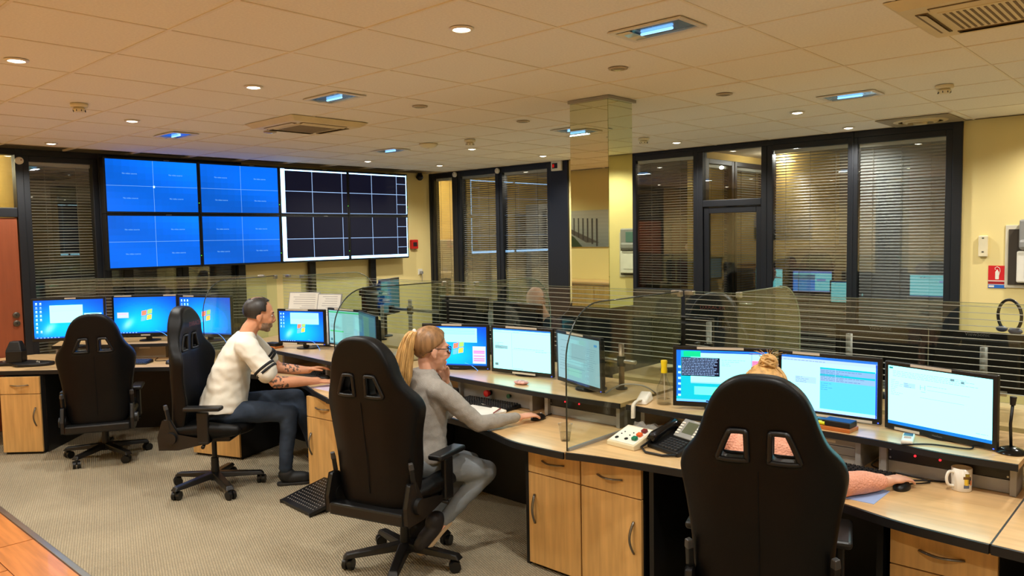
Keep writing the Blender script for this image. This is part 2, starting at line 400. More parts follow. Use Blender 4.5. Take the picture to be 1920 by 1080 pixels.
# furniture glimpsed through the blinds
cb_ = thing('storage_cabinet', 'dark brown cabinet seen through the warm blinds', 'cabinet', (8.45, 3.28, 0), R(90))
MB().box(-.14, .16, -.45, .34, 0, 1.62).build('body', mat('dark_brown', (72, 44, 34), .6), cb_, bevel=.01)
MB().box(-.152, -.14, -.44, -.06, .06, 1.58).build('door', MATS['dark_brown'], cb_, bevel=.004); MB().box(-.152, -.14, -.05, .33, .06, 1.58).build('door', MATS['dark_brown'], cb_, bevel=.004)
cb_ = thing('storage_cabinet', 'reddish brown wooden cabinet seen through the dark blinds', 'cabinet', (8.75, 4.95, 0))
MB().box(-.2, .25, -.22, .2, 0, 1.9).build('body', mat('red_brown', (104, 56, 40), .55), cb_, bevel=.01)
MB().lathe([(.05, 0), (.05, .008), (0, .008)], 20, Mx.Translation((-.2, -.05, 1.62)) @ Mx.Rotation(R(-90), 4, 'Y')).build('round_sign', mat('sign_cream', (226, 190, 160), .6), cb_)
for i, y in enumerate((7.55, 7.15, 6.75)):
    t = thing('equipment_rack', ['pale grey equipment rack nearest the room corner, behind the blinds', 'pale grey middle equipment rack behind the blinds', 'pale grey equipment rack farthest from the room corner, behind the blinds'][i], 'rack', (8.9, y, 0), 0, 'equipment racks behind the blinds')
    MB().box(-.25, .25, -.13, .13, 0, 2.25).build('body', mat('rack_grey', (176, 172, 164), .6), t, bevel=.01)
    v = MB()
    for k in range(6): v.box(-.256, -.25, -.03, .03, 1.22+k*.03, 1.235+k*.03)
    v.build('vents', BLACK(), t)
t = thing('fridge', 'tall white fridge in the kitchenette behind the narrow window', 'fridge', (8.75, 9.18, 0), R(90))
MB().box(-.3, .3, -.3, .3, 0, 1.75).build('body', WHITE(), t, bevel=.015); MB().box(-.31, -.3, -.295, .295, .7, 1.74).build('door', WHITE(), t, bevel=.004); MB().box(-.31, -.3, -.295, .295, .03, .69).build('door', WHITE(), t, bevel=.004)
t = thing('water_dispenser', 'white drink dispenser with dark nozzle beside the fridge', 'dispenser', (8.23, 9.2, 0), R(90))
MB().box(-.2, .2, -.17, .17, 0, 1.25).build('body', WHITE(), t, bevel=.02); MB().box(-.215, -.2, -.1, .1, .9, 1.15).build('tap_recess', BLACK(), t, bevel=.005)
MB().lathe([(.05, 1.25), (.05, 1.38), (.03, 1.42), (0, 1.42)], 16, Mx.Translation((0, .05, 0))).build('green_cup', mat('green_plastic', (70, 130, 60), .5), t, auto=40)
def far_lamp(label, x, y, wv, col=WARM):
    t = thing('ceiling_lamp', label, 'lamp', (x, y, CEIL))
    MB().lathe([(.0, -.012), (.04, -.012), (.055, 0), (0, 0)], 20).build('diffuser', emit('far_lamp_glow', (255, 232, 190), 3), t, auto=40)
    l = D.lights.new('lamp_glow', 'POINT'); l.energy = wv; l.color = col; l.shadow_soft_size = .02
    o = D.objects.new('lamp_glow', l); C.objects.link(o); o.parent = t; o.location = (0, 0, -.12)
far_lamp('added unseen ceiling lamp to light the kitchenette', 8.3, 8.75, 30, (1, .93, .7))  # lamp put in so the kitchenette shows bright through its window
far_lamp('added unseen ceiling lamp to light the equipment room', 8.3, 6.6, 15, (1, .9, .75))  # no fitting visible here, added to light the racks
far_lamp('added unseen ceiling lamp to light the room behind the dark blinds', 8.4, 4.6, 3, (1, .85, .65))  # weak added lamp for the room behind these blinds
far_lamp('ceiling lamp in the glazed passage', 8.9, 3.9, 8)
far_lamp('ceiling lamp in the office near the yellow wall', 8.02, 3.34, 11)
far_lamp('added unseen ceiling lamp to light the office behind the pale blinds', 8.5, 2.0, 5, (1, .96, .9))  # added out of sight to light the office behind the slats
far_lamp('added unseen ceiling lamp to light the room behind the tall left window', 3.2, 9.9, 5)  # added lamp that gives the room behind this window some light
far_lamp('added unseen ceiling lamp to light the walls behind the fanlight', 1.7, 9.6, 22, (1, .88, .55))  # unseen lamp added to brighten the yellow walls over the door

# mirrored pillar
pi = struct('pillar', 'square pillar clad in mirror glass'); pi['label'] = 'square pillar clad in mirror glass'
px0, px1, py0, py1 = 4.275, 4.56, 3.05, 3.375
MB().box(px0+.006, px1-.006, py0+.006, py1-.006, 0, CEIL).build('core', DARK(), pi)
mir = mat('mirror_glass', (214, 222, 196), .015, 1.0, var=0)
MB().box(px0, px0+.005, py0+.004, py1-.004, 1.3, CEIL-.02).build('mirror_panel', mir, pi)
MB().box(px0+.004, px1-.004, py0, py0+.005, 1.3, CEIL-.02).build('mirror_panel', mir, pi)
MB().box(px1-.005, px1, py0+.004, py1-.004, 1.3, CEIL-.02).build('mirror_panel', mir, pi)
MB().box(px0+.004, px1-.004, py1-.005, py1, 1.3, CEIL-.02).build('mirror_panel', mir, pi)
MB().box(px0-.02, px1+.02, py0-.02, py0, CEIL-.02, CEIL).box(px0-.02, px0, py0, py1, CEIL-.02, CEIL).build('top_trim', GREY(), pi)

# ================================================================== CEILING FITTINGS
def downlight(x, y, lit, label):
    t = thing('downlight', label, 'downlight', (x, y, CEIL), 0, 'round ceiling downlights')
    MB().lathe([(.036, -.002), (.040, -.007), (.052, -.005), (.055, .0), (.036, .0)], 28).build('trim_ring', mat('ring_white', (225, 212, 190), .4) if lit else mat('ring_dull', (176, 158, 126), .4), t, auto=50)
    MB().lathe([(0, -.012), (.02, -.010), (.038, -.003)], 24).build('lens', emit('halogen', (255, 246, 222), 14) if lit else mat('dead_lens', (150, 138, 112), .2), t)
    if lit:
        l = D.lights.new('halogen_beam', 'SPOT'); l.energy = SPOT_W; l.color = WARM; l.spot_size = R(150); l.spot_blend = .55; l.shadow_soft_size = .04
        o = D.objects.new('halogen_beam', l); C.objects.link(o); o.parent = t; o.location = (0, 0, -.02)
for x, y, s in [(2.4326, 2.521, 'over the woman in grey'), (2.4326, 4.321, 'between the two near side sensors'), (2.4326, 6.121, 'above the man in white'), (2.4326, 7.95, 'closest to the orange door'),
                (1.2326, 4.47, 'leftmost, near the top left corner'), (5.71, 7.57, 'above the right end of the video wall'), (6.77, 7.47, 'near the corner dome'),
                (5.77, 5.86, 'in the middle of the ceiling near two detectors'), (6.92, 5.86, 'left of the pillar near the glazing'), (7.0, 4.15, 'just right of the pillar near the glazing'),
                (6.0, 2.49, 'in front of the warm blinds'), (7.25, 2.54, 'close above the pale blind window'), (7.1, .75, 'above the alarm panel'), (5.8, .6, 'added as fill, out of view at the right'),  # the last of these is an added fill lamp outside the frame
                (2.4326, .721, 'added as unseen fill behind the front chair'), (2.4326, -1.08, 'added as unseen fill far to the near side'), (4.83, .1, 'added as unseen fill over the hidden near desk'), (.63, 2.5, 'added as unseen fill close to the camera'), (.63, 5.4, 'added above the wooden sideboard to brighten the mirrored wall'), (.63, 7.5, 'added above the pier picture to brighten its reflection'), (.63, -.5, 'added as unseen fill behind the camera')]:  # this row is unseen: added for fill and to brighten the mirrored wall
    downlight(x, y, True, 'lit halogen downlight ' + s)
for x, y, s in [(3.6326, 2.521, 'between camera and pillar'), (3.6326, 4.2, 'beside the middle cool fitting'), (3.5326, 6.03, 'by the far air conditioner'), (4.72, 4.2, 'left of the pillar top'), (4.83, 2.5, 'right of the pillar top')]:
    downlight(x, y, False, 'unlit downlight ' + s)
def cfl(x, y, label, cover=False):
    t = thing('recessed_fitting', label, 'ceiling light', (x, y, CEIL), 0, 'cool white recessed fittings')
    f = MB(); f.box(-.115, .115, -.19, -.165, -.008, .0).box(-.115, .115, .165, .19, -.008, .0).box(-.115, -.09, -.165, .165, -.008, 0).box(.09, .115, -.165, .165, -.008, 0)
    f.build('frame', mat('fitting_white', (214, 205, 190), .4), t, bevel=.002)
    MB().box(-.09, .09, -.165, .165, -.0022, -.0018).build('reflector', mat('cool_reflector', (170, 195, 220), .15, .6), t)
    MB().box(-.007, .007, -.085, .085, -.016, -.003).build('lamp', emit('cool_lamp', (150, 205, 255), 2.2), t, bevel=.008)
    cv = MB(); 
    for s in (-1, 1): cv.add([(-.07*s, -.15, -.004), (-.07*s, .15, -.004), (-.03*s, .13, -.022), (-.03*s, -.13, -.022)], [(0, 1, 2, 3)])
    cv.build('prism_cover', glass_mat('cool_prism', (.7, .85, 1), 1.5, .05), t)
    if cover: MB().box(-.085, .06, .09, .16, -.012, -.008).build('end_cap', CREAM(), t, bevel=.003)
    l = D.lights.new('cool_glow', 'AREA'); l.shape = 'RECTANGLE'; l.size = .05; l.size_y = .24; l.energy = CFL_W; l.color = (.55, .78, 1)
    o = D.objects.new('cool_glow', l); C.objects.link(o); o.parent = t; o.location = (0, 0, -.03)
for a in [(3.07, 1.92, 'large cool white fitting near the top of the picture', True), (2.99, 4.3, 'cool fitting in front of the far air conditioner'), (3.02, 6.69, 'blue cool fitting near the video wall'),
          (5.2, 6.5, 'cool fitting right of the video wall'), (5.41, 4.21, 'cool fitting beside the mirrored pillar'), (5.53, 1.93, 'cool fitting near the warm blinds')]: cfl(*a)
def detector(x, y, label, big=1.0):
    t = thing('smoke_detector', label, 'smoke detector', (x, y, CEIL), 0, 'ceiling smoke detectors')
    MB().lathe([(.052*big, 0), (.055*big, -.012), (.05*big, -.022), (0, -.022)], 24).build('base', CREAM(), t, auto=40)
    MB().lathe([(.028*big, -.022), (.042*big, -.036), (.03*big, -.052), (0, -.056)], 24).build('sensor_head', CREAM(), t, auto=40)
    g = MB()
    for k in range(8):
        a = 2*PI*k/8; g.cb((.0375*big*math.cos(a), .0375*big*math.sin(a), -.043), (.004, .004, .016), None)
    g.build('grille', BLACK(), t)
detector(1.893, 5.602, 'smoke detector above the left windows'); detector(5.22, 5.327, 'small detector next to the unlit lamp in mid ceiling'); detector(6.434, 4.174, 'detector right of the pillar'); detector(5.62, 1.372, 'detector near the top right corner')
t = thing('alarm_sounder', 'low cream dome between the cool fitting and a detector', 'alarm', (5.139, 5.83, CEIL))
MB().lathe([(.09, 0), (.095, -.01), (.07, -.03), (.045, -.038), (0, -.038)], 28).build('dome', CREAM(), t, auto=40); MB().lathe([(.03, -.038), (.025, -.05), (0, -.05)], 16).build('lens', WHITE(), t, auto=40)
def cassette(x, y, label, rz=0):
    t = thing('air_conditioner', label, 'air conditioner', (x, y, CEIL), rz, 'ceiling cassette air conditioners'); h = .35
    cr = mat('ac_cream', (214, 196, 150), .5)
    MB().add([(-h, -h, 0), (h, -h, 0), (h, h, 0), (-h, h, 0), (-h+.05, -h+.05, -.035), (h-.05, -h+.05, -.035), (h-.05, h-.05, -.035), (-h+.05, h-.05, -.035)],
             [(3, 2, 1, 0), (4, 5, 6, 7), (0, 1, 5, 4), (1, 2, 6, 5), (2, 3, 7, 6), (3, 0, 4, 7)]).build('panel', cr, t, bevel=.006)
    for k in range(4):
        M = Mx.Rotation(k*PI/2, 4, 'Z')
        s = MB().box(.215, .262, -.2, .2, -.0385, -.034, M).build('air_slot', mat('slot_dark', (112, 92, 60), .7), t)
        MB().add([(.22, -.195, -.047), (.22, .195, -.047), (.255, .195, -.038), (.255, -.195, -.038)], [(0, 1, 2, 3)], M).build('louvre_flap', cr, s)
    MB().box(-.185, .185, -.185, .185, -.042, -.034).build('intake_frame', cr, t, bevel=.003)
    for k in range(14): MB().box(-.165, .165, -.16+k*.0245, -.150+k*.0245, -.0435, -.041).build('intake_slot', MATS['slot_dark'], t)
cassette(3.50, 5.42, 'cream ceiling air conditioner near the video wall'); cassette(3.75, .72, 'cream ceiling air conditioner at the top right corner')
t = thing('ceiling_diffuser', 'square ceiling air diffuser with a round vent above the pale blinds', 'vent', (7.26, 1.95, CEIL))
MB().box(-.28, .28, -.28, .28, -.008, 0).build('plate', mat('diffuser_grey', (150, 134, 104), .6), t, bevel=.002)
for r_, z in ((.2, -.012), (.13, -.02)): MB().lathe([(r_-.03, -.008), (r_-.03, z-.004), (r_, z), (r_+.01, -.008)], 32).build('ring', mat('diffuser_ring', (196, 176, 130), .5), t, auto=40)
MB().lathe([(0, -.035), (.05, -.035), (.06, -.008), (0, -.008)], 20).build('cone', MATS['diffuser_ring'], t, auto=40)

# ================================================================== WALL FITTINGS
def sensor(label, loc, ax):
    M = Mx.Rotation(R(-90), 4, 'Y') if ax == 'x' else Mx.Rotation(R(90), 4, 'X')
    t = thing('round_sensor', label, 'sensor', loc, 0, 'round white wall sensors')
    MB().lathe([(.036, 0), (.036, .022), (.03, .028), (0, .028)], 24, M).build('cap', WHITE(), t, auto=40)
    MB().lathe([(.006, .028), (.006, .03), (0, .03)], 10, M @ Mx.Translation((.012, .006, 0))).build('led', mat('sensor_red', (120, 40, 30), .4), t)
sensor('round white sensor on the frame above the orange door', (2.333, YB-.03, 2.60), 'y')
sensor('round white sensor above the narrow corner window', (XR-.03, 8.035, 2.67), 'x'); sensor('round white sensor between the two reflecting windows', (XR-.03, 7.205, 2.665), 'x')
t = thing('thermostat', 'small white wall unit with a red display by the pillar', 'control', (XR-.03, 6.18, 2.655))
MB().box(-.035, 0, -.085, .075, -.06, .06).build('case', WHITE(), t, bevel=.006); MB().box(-.037, -.034, -.03, .055, -.03, .035).build('display', BLACK(), t); MB().box(-.0385, -.036, .02, .05, -.018, .022).build('red_digit', emit('red_digit', (190, 30, 25), .8), t)
t = thing('call_point', 'red fire alarm call point right of the video wall', 'fire alarm', (7.24, YB, 1.70))
MB().box(-.06, .06, -.05, 0, -.065, .065).build('case', mat('alarm_red', (196, 30, 26), .4), t, bevel=.008); MB().box(-.035, .035, -.054, -.049, -.03, .03).build('glass_plate', mat('plate_dark', (50, 34, 36), .3), t, bevel=.002)
MB().cyl((.02, -.03, -.065), (.02, -.03, -.085), .006, n=8).build('key', CHROME(), t)
t = thing('dome_camera', 'small black dome camera high in the corner', 'camera', (7.35, YB-.06, 2.66))
MB().ell((0, 0, 0), (.048, .048, .052), 20).build('dome', BLACK(), t, smooth=True); MB().cyl((0, 0, .04), (0, 0, .055), .03).build('mount', BLACK(), t); MB().cyl((0, 0, 0), (0, .06, .0), .02).build('arm', BLACK(), t)
MB().ell((.01, -.038, -.008), (.018, .016, .018), 12).build('lens', mat('lens_blue', (60, 70, 100), .1), t, smooth=True)
t = thing('wall_socket', 'white wall socket with a plug in the corner', 'socket', (7.36, YB, 1.30))
MB().box(-.04, .04, -.012, 0, -.04, .04).build('plate', WHITE(), t, bevel=.004); MB().box(-.02, .025, -.05, -.012, -.03, .01).build('plug', GREY(), t, bevel=.006); MB().tube([(0, -.045, -.03), (.0, -.05, -.08), (.01, -.03, -.14)], .004).build('lead', GREY(), t)
t = thing('key_reader', 'slim cream wall reader with two slots beside the sign', 'control', (XR, 1.53, 1.64))
MB().box(-.03, 0, -.035, .035, -.09, .09).build('case', CREAM(), t, bevel=.007); MB().box(-.032, -.029, -.008, .008, .065, .073).build('slot', BLACK(), t); MB().box(-.032, -.029, -.008, .008, -.052, -.044).build('slot', BLACK(), t)
t = thing('extinguisher_sign', 'red and blue fire extinguisher sign on the yellow wall', 'sign', (XR, 1.425, 1.38))
MB().box(-.005, 0, -.065, .065, -.03, .095).build('red_panel', mat('sign_red', (204, 26, 30), .5), t)
MB().box(-.005, 0, -.065, .065, -.062, -.038).build('red_strip', mat('sign_dark_red', (150, 22, 28), .5), t)
MB().box(-.005, 0, -.065, .065, -.095, -.066).build('blue_strip', mat('sign_blue', (36, 100, 180), .5), t)
MB().box(-.0048, 0, -.065, .065, -.038, -.03).box(-.0048, 0, -.065, .065, -.066, -.062).box(-.006, -.004, .02, .06, -.088, -.073).build('white_line', WHITE(), t)
g = MB().lathe([(0, -.02), (.012, -.02), (.014, -.015), (.014, .042), (.006, .054), (.006, .062), (0, .062)], 14, Mx.Translation((-.005, 0, 0)) @ Mx.Diagonal((.15, 1, 1, 1))); g.build('bottle_pictogram', WHITE(), t)
MB().tube([(-.006, -.012, .01), (-.006, -.022, .05), (-.006, -.018, .075), (-.006, 0, .086), (-.006, .016, .076), (-.006, .013, .06)], .0022, 6).build('hose_pictogram', WHITE(), t)
t = thing('alarm_unit', 'white and grey alarm control units on a dark framed board', 'control panel', (XR, 1.10, 1.58))
MB().box(-.012, 0, -.27, .27, -.29, .235).build('backing_frame', mat('pale_frame', (206, 196, 172), .5), t, bevel=.003)
MB().box(-.02, -.012, -.245, .245, -.262, .2).build('dark_board', mat('board_brown', (62, 52, 40), .6), t)
MB().box(-.10, -.02, -.2, .16, .04, .28).build('printer_unit', GREY(), t, bevel=.015); MB().box(-.103, -.098, -.12, .06, .12, .24).build('paper_window', mat('window_green', (90, 120, 110), .3), t, bevel=.004)
MB().box(-.112, -.06, -.2, .16, .03, .12).build('front_lip', GREY(), t, bevel=.03)
MB().box(-.085, -.02, -.21, .175, -.24, .02).build('lower_unit', WHITE(), t, bevel=.012); MB().box(-.09, -.084, -.16, .12, -.19, -.02).build('cover', WHITE(), t, bevel=.006)
# picture and sideboard on the wall behind the camera, seen in the mirror
t = thing('pier_picture', 'wide photo print of a wooden pier seen in the mirror', 'picture', (XF, 6.75, 1.88))
PW, PH = .62, .26
pic = MB()
def pq_(y0, y1, z0, z1, c, d=.0): pic.quad((.021+d, y0, z0), (.021+d, y1, z0), (.021+d, y1, z1), (.021+d, y0, z1), lin(c))
for k in range(10):
    z0 = -PH+2*PH*k/10; u = k/9
    pq_(-PW, PW, z0, z0+2*PH/10, tuple((120+70*u, 124+62*u, 122+52*u)))
pic.add([(.0215, -.25, -.2), (.0215, -.02, -.2), (.0215, .52, .06), (.0215, .5, .09)], [(0, 1, 2, 3)], None, lin((84, 76, 70)))
pic.add([(.0214, .05, -.26), (.0214, .62, -.26), (.0214, .62, .0), (.0214, .4, -.02), (.0214, .2, -.12)], [(0, 1, 2, 3, 4)], None, lin((50, 62, 34)))
for k in range(9):
    y = -.22+k*.082; b = -.2+k*.03; hh = .34-k*.027
    pq_(y, y+.03-k*.002, b-.05, b+hh, (60, 52, 48), .001)
pic_m = mat('pier_print', (200, 200, 200), .6, var=0)
nt = pic_m.node_tree; a = nt.nodes.new('ShaderNodeAttribute'); a.attribute_name = 'Col'; nt.links.new(a.outputs['Color'], nt.nodes['Principled BSDF'].inputs['Base Color'])
MB().box(0, .02, -PW, PW, -PH, PH).build('canvas', WHITE(), t); pic.build('print', pic_m, t)
t = thing('sideboard', 'wooden sideboard under the picture seen in the mirror', 'sideboard', (XF, 6.6, 0))
MB().box(.01, .42, -.9, .9, .0, 1.12).build('body', BEECH(), t); MB().box(.01, .45, -.93, .93, 1.12, 1.16).build('top', BEECHTOP(), t, bevel=.005)
for k in range(3): 
    q = MB().box(.42, .438, -.88+k*.6, -.31+k*.6, .1, 1.09).build('door', BEECH(), t, bevel=.003); MB().box(.438, .46, -.40+k*.6, -.385+k*.6, .6, .75).build('handle', CHROME(), q)

# ================================================================== VIDEO WALL
SCR = screen_mat('video_screen', 1.15)
vw = [3.03, 4.0225, 5.015, 6.0075, 7.0]; vy = 8.40
def scr_rect(mb, x0, x1, z0, z1, c, d=0): mb.quad((x0, -d, z0), (x1, -d, z0), (x1, -d, z1), (x0, -d, z1), ((1.5, 2.9, 4.6) if min(c) > 220 else lin(c)))
cap = text_mesh('No video source', .022)
zrow = [(1.515, 2.092), (2.096, 2.672)]
cols = ['leftmost', 'second from left', 'third from left', 'rightmost']
for r_ in (1, 0):
    for c_ in range(4):
        blue = c_ < 2
        t = thing('video_wall_display', '%s display of the %s row, %s' % (cols[c_], 'upper' if r_ else 'lower', 'plain bright blue' if blue else 'black with white grid lines'), 'display', ((vw[c_]+vw[c_+1])/2, vy, zrow[r_][0]), 0, 'video wall displays')
        hw, hh = .4945, zrow[r_][1]-zrow[r_][0]
        MB().box(-hw, hw, .004, .11, 0, hh).build('housing', BLACK(), t, bevel=.003)
        b = .019; s = MB(); W0, W1, Z0, Z1 = -hw+b, hw-b, b+.003, hh-b
        if blue:
            for i in range(12):
                for j in range(8):
                    u, v = (i+.5)/12, (j+.5)/8
                    k = .9+.22*u*v+.06*math.sin(3*u+5*v+c_*2+r_)
                    if c_ == 1: k *= .94
                    scr_rect(s, W0+(W1-W0)*i/12, W0+(W1-W0)*(i+1)/12, Z0+(Z1-Z0)*j/8, Z0+(Z1-Z0)*(j+1)/8, (2*k, min(255, 112*k), min(255, 250*k)))
            scr_rect(s, -.0012, .0012, Z0, Z1, (150, 205, 255), .0008); scr_rect(s, W0, W1, hh/2-.0012, hh/2+.0012, (150, 205, 255), .0008)
            if c_ == 0 and r_ == 1: scr_rect(s, -.004, .012, hh/2-.014, hh/2+.006, (255, 255, 230), .001)
        else:
            scr_rect(s, W0, W1, Z0, Z1, (12, 13, 30))
            lc = (170, 205, 255); wc = (226, 240, 255)
            if c_ == 2:
                scr_rect(s, W0, W0+.055, Z0, Z1, (250, 252, 255), .0008)
                xs = [-.04, .40]
            else:
                xs = [-.12, .30]; scr_rect(s, W1-.012, W1, Z0, Z1, wc, .0008)
                for z in ((Z0+Z1)/2, Z0+(Z1-Z0)*.25, Z0+(Z1-Z0)*.77): scr_rect(s, .30, W1, z-.003, z+.003, lc, .0009)
            for x in xs: scr_rect(s, x-.0035, x+.0035, Z0, Z1, lc, .0008)
            scr_rect(s, W0, W1, (Z0+Z1)/2-.0035, (Z0+Z1)/2+.0035, lc, .0008)
            if r_ == 1: scr_rect(s, W0, W1, Z1-.02, Z1-.006, wc, .0009); scr_rect(s, W0, W1, Z0, Z0+.006, lc, .0009)
            else: scr_rect(s, W0, W1, Z0, Z0+.034, (246, 250, 255), .0009)
        so = s.build('screen', SCR, t)
        if blue:
            for u in (-.24, .24):
                for v in (.28, .72):
                    o = link('caption', cap, emit('caption_glow', (140, 205, 255), 1), so); o.location = (u, -.0015, v*hh); o.rotation_euler = (R(90), 0, 0)
        MB().box(hw-.006, hw+.0, .0, .004, .12, .127).build('status_led', emit('green_led', (90, 255, 60), 2), t)
        if r_ == 1 or c_ in (0, 2): MB().box(.12, .18, .001, .004, hh-.009, hh-.004).build('badge', GREY(), t)
fr = thing('video_wall_stand', 'black floor standing steel frame carrying the video wall', 'stand', (5.0, 8.52, 0))
for x in (-1.72, -.44, .52, 1.47): MB().box(x-.045, x+.045, -.0, .05, 0, 2.66).build('post', BLACK(), fr, bevel=.004)
for z in (1.7, 2.45): MB().box(-1.95, 1.98, -.01, .0, z-.03, z+.03).build('rail', BLACK(), fr)
# ================================================================== DESKS
ZD, ZS = .72, .875          # worktop and monitor shelf heights
EDGE = lambda: mat('edge_band', (17, 17, 18), .5)
def outline_band(mb, front, z0, z1, th=.012):
    n = len(front)
    off = []
    for i, p in enumerate(front):
        a = V(front[max(i-1, 0)]); b = V(front[min(i+1, n-1)]); t = (b-a).normalized()
        off.append((p[0]+t.y*th, p[1]-t.x*th))
    for i in range(n-1):
        a, b, c, d = front[i], front[i+1], off[i+1], off[i]
        mb.add([(*a, z0), (*b, z0), (*c, z0), (*d, z0), (*a, z1), (*b, z1), (*c, z1), (*d, z1)], [(3, 2, 1, 0), (4, 5, 6, 7), (0, 1, 5, 4), (1, 2, 6, 5), (2, 3, 7, 6), (3, 0, 4, 7)])
def desk(label, front, back, panel, top=.72, sides=()):
    """front: points of the user edge, ordered so that the user stands right of the direction of travel"""
    f = smooth_poly(front, 5, False)
    t = thing('workstation_desk', label, 'desk', (sum(p[0] for p in front)/len(front), sum(p[1] for p in front)/len(front), 0), 0, 'operator desks')
    MB().prism(f+back, top-.032, top).build('worktop', BEECHTOP(), t, world=True)
    b = MB(); outline_band(b, f, top-.034, top-.001); b.build('edge_band', EDGE(), t, world=True)
    p = MB()
    (x0, y0), (x1, y1) = panel; L = math.hypot(x1-x0, y1-y0)
    M = Tz((x0, y0, 0), math.atan2(y1-y0, x1-x0))
    p.box(0, L, -.012, .012, .0, top-.034, M); p.build('modesty_panel', BLACK(), t, world=True)
    for (a, c) in sides:
        L = math.hypot(c[0]-a[0], c[1]-a[1]); MB().box(0, L, -.012, .012, 0, top-.034, Tz((a[0], a[1], 0), math.atan2(c[1]-a[1], c[0]-a[0]))).build('side_panel', BLACK(), t, world=True)
    return t
desk('beech desk in front of the woman in grey', [(2.97, 4.465), (2.975, 4.25), (3.04, 3.95), (3.105, 3.6), (3.105, 3.3), (3.045, 3.02), (2.96, 2.75), (2.95, 2.56), (2.957, 2.393)], [(4.08, 2.393), (4.08, 4.465)], ((3.8, 2.42), (3.8, 4.45)), sides=[((3.1, 2.77), (3.78, 2.77)), ((3.1, 4.1), (3.78, 4.1))])
desk('beech desk of the front station with the white mug', [(2.965, 2.387), (3.0, 2.26), (3.045, 2.03), (3.085, 1.75), (3.12, 1.45), (3.105, 1.15), (3.03, .87), (3.01, .7), (3.0, .565)], [(4.08, .565), (4.08, 2.387)], ((3.8, .58), (3.8, 2.37)), sides=[((3.1, 1.98), (3.78, 1.98)), ((3.1, .95), (3.78, .95))])
t = desk('beech desk end at the lower right corner', [(3.0, .558), (2.995, .3), (3.04, .0), (3.1, -.4), (3.05, -.8), (3.0, -1.2)], [(4.08, -1.2), (4.08, .558)], ((3.8, -1.15), (3.8, .54)), sides=[((3.1, .15), (3.78, .15))])
MB().box(2.998, 4.07, .5585, .5645, ZD-.034, ZD-.0005).build('joint_strip', EDGE(), t, world=True)
desk('beech corner desk in front of the man in white', [(2.93, 6.62), (2.99, 6.3), (3.11, 5.85), (3.18, 5.45), (3.17, 5.08), (3.06, 4.75), (2.98, 4.47)], [(4.08, 4.472), (4.08, 6.9), (3.62, 7.33)], ((3.75, 4.5), (3.75, 6.9)), sides=[((3.12, 4.88), (3.73, 4.88))])
desk('beech desk at the left end under the large monitors', [(1.45, 8.06), (1.86, 7.68), (2.2, 7.34), (2.56, 7.02), (2.925, 6.635)], [(3.61, 7.34), (2.38, 8.56), (1.45, 8.56)], ((3.3, 7.45), (2.2, 8.5)), sides=[((2.12, 7.46), (2.6, 7.96))])
desk('far beech desk facing the other way behind the glass, left part', [(5.05, 4.2), (5.0, 5.2), (5.05, 6.6)], [(4.13, 6.6), (4.13, 4.2)], ((4.5, 4.25), (4.5, 6.55)))
desk('far beech desk facing the other way behind the glass, middle part', [(5.05, 2.06), (5.0, 3.1), (5.05, 4.19)], [(4.6, 4.19), (4.6, 3.4), (4.6, 2.98), (4.13, 2.98), (4.13, 2.06)], ((4.7, 3.4), (4.7, 4.15)))
desk('far beech desk facing the other way behind the glass, right part', [(5.05, -.2), (5.0, .9), (5.05, 2.05)], [(4.13, 2.05), (4.13, -.2)], ((4.5, -.15), (4.5, 2.0)))

def bow(p0, p1, sag, n=10):      # bowed pull between two points; sag is a vector
    p0, p1, s = V(p0), V(p1), V(sag)
    return [p0+(p1-p0)*(k/n)+s*math.sin(PI*k/n) for k in range(n+1)]
def cabinet(label, loc, rz, wd=.36, drawer_h=.15, hinge=1, h=.675, dep=.5, double=False):
    """local: front face at x = 0 looking to -x, width along y"""
    t = thing('desk_cabinet', label, 'cabinet', loc, rz, 'desk cabinets')
    hw = wd/2
    MB().box(.02, dep, -hw, hw, .02, h).build('body', mat('cabinet_side', (26, 25, 25), .5), t)
    MB().box(.03, dep-.02, -hw+.01, hw-.01, 0, .02).build('plinth', BLACK(), t)
    d = MB().box(0, .019, -hw+.002, hw-.002, h-drawer_h, h-.004).build('drawer', BEECH(), t, bevel=.002)
    hd = MB().tube(bow((-.002, -.075, h-drawer_h*.5), (-.002, .075, h-drawer_h*.5), (-.028, 0, 0)), .0075, 8, flat=.6).build('handle', mat('handle_steel', (120, 116, 108), .3, .85), d, smooth=True)
    k = MB().box(0, .019, -hw+.002, hw-.002, .022, h-drawer_h-.005).build('door', BEECH(), t, bevel=.002)
    y = -hinge*(hw-.045)
    MB().tube(bow((-.002, y, h*.5-.09), (-.002, y, h*.5+.07), (-.028, hinge*.006, 0)), .0075, 8, flat=.6).build('handle', MATS['handle_steel'], k, smooth=True)
    return t
cabinet('beech cabinet left of the pair at the glass partition', (3.085, 2.573, 0), 0, .354, hinge=-1)
cabinet('beech cabinet right of the pair at the glass partition', (3.085, 2.2085, 0), 0, .365, hinge=1)
cabinet('beech cabinet with one wide drawer at the lower right corner', (3.1, .735, 0), 0, .36)
cabinet('beech cabinet behind the chair of the woman in grey', (3.07, 4.68, 0), R(5), .36, hinge=-1)
cabinet('low beech cabinet behind the chair of the man', (2.985, 6.13, 0), R(20), .5)
cabinet('beech cabinet at the far left under the orange door', (1.955, 7.53, 0), R(45), .335, hinge=1)

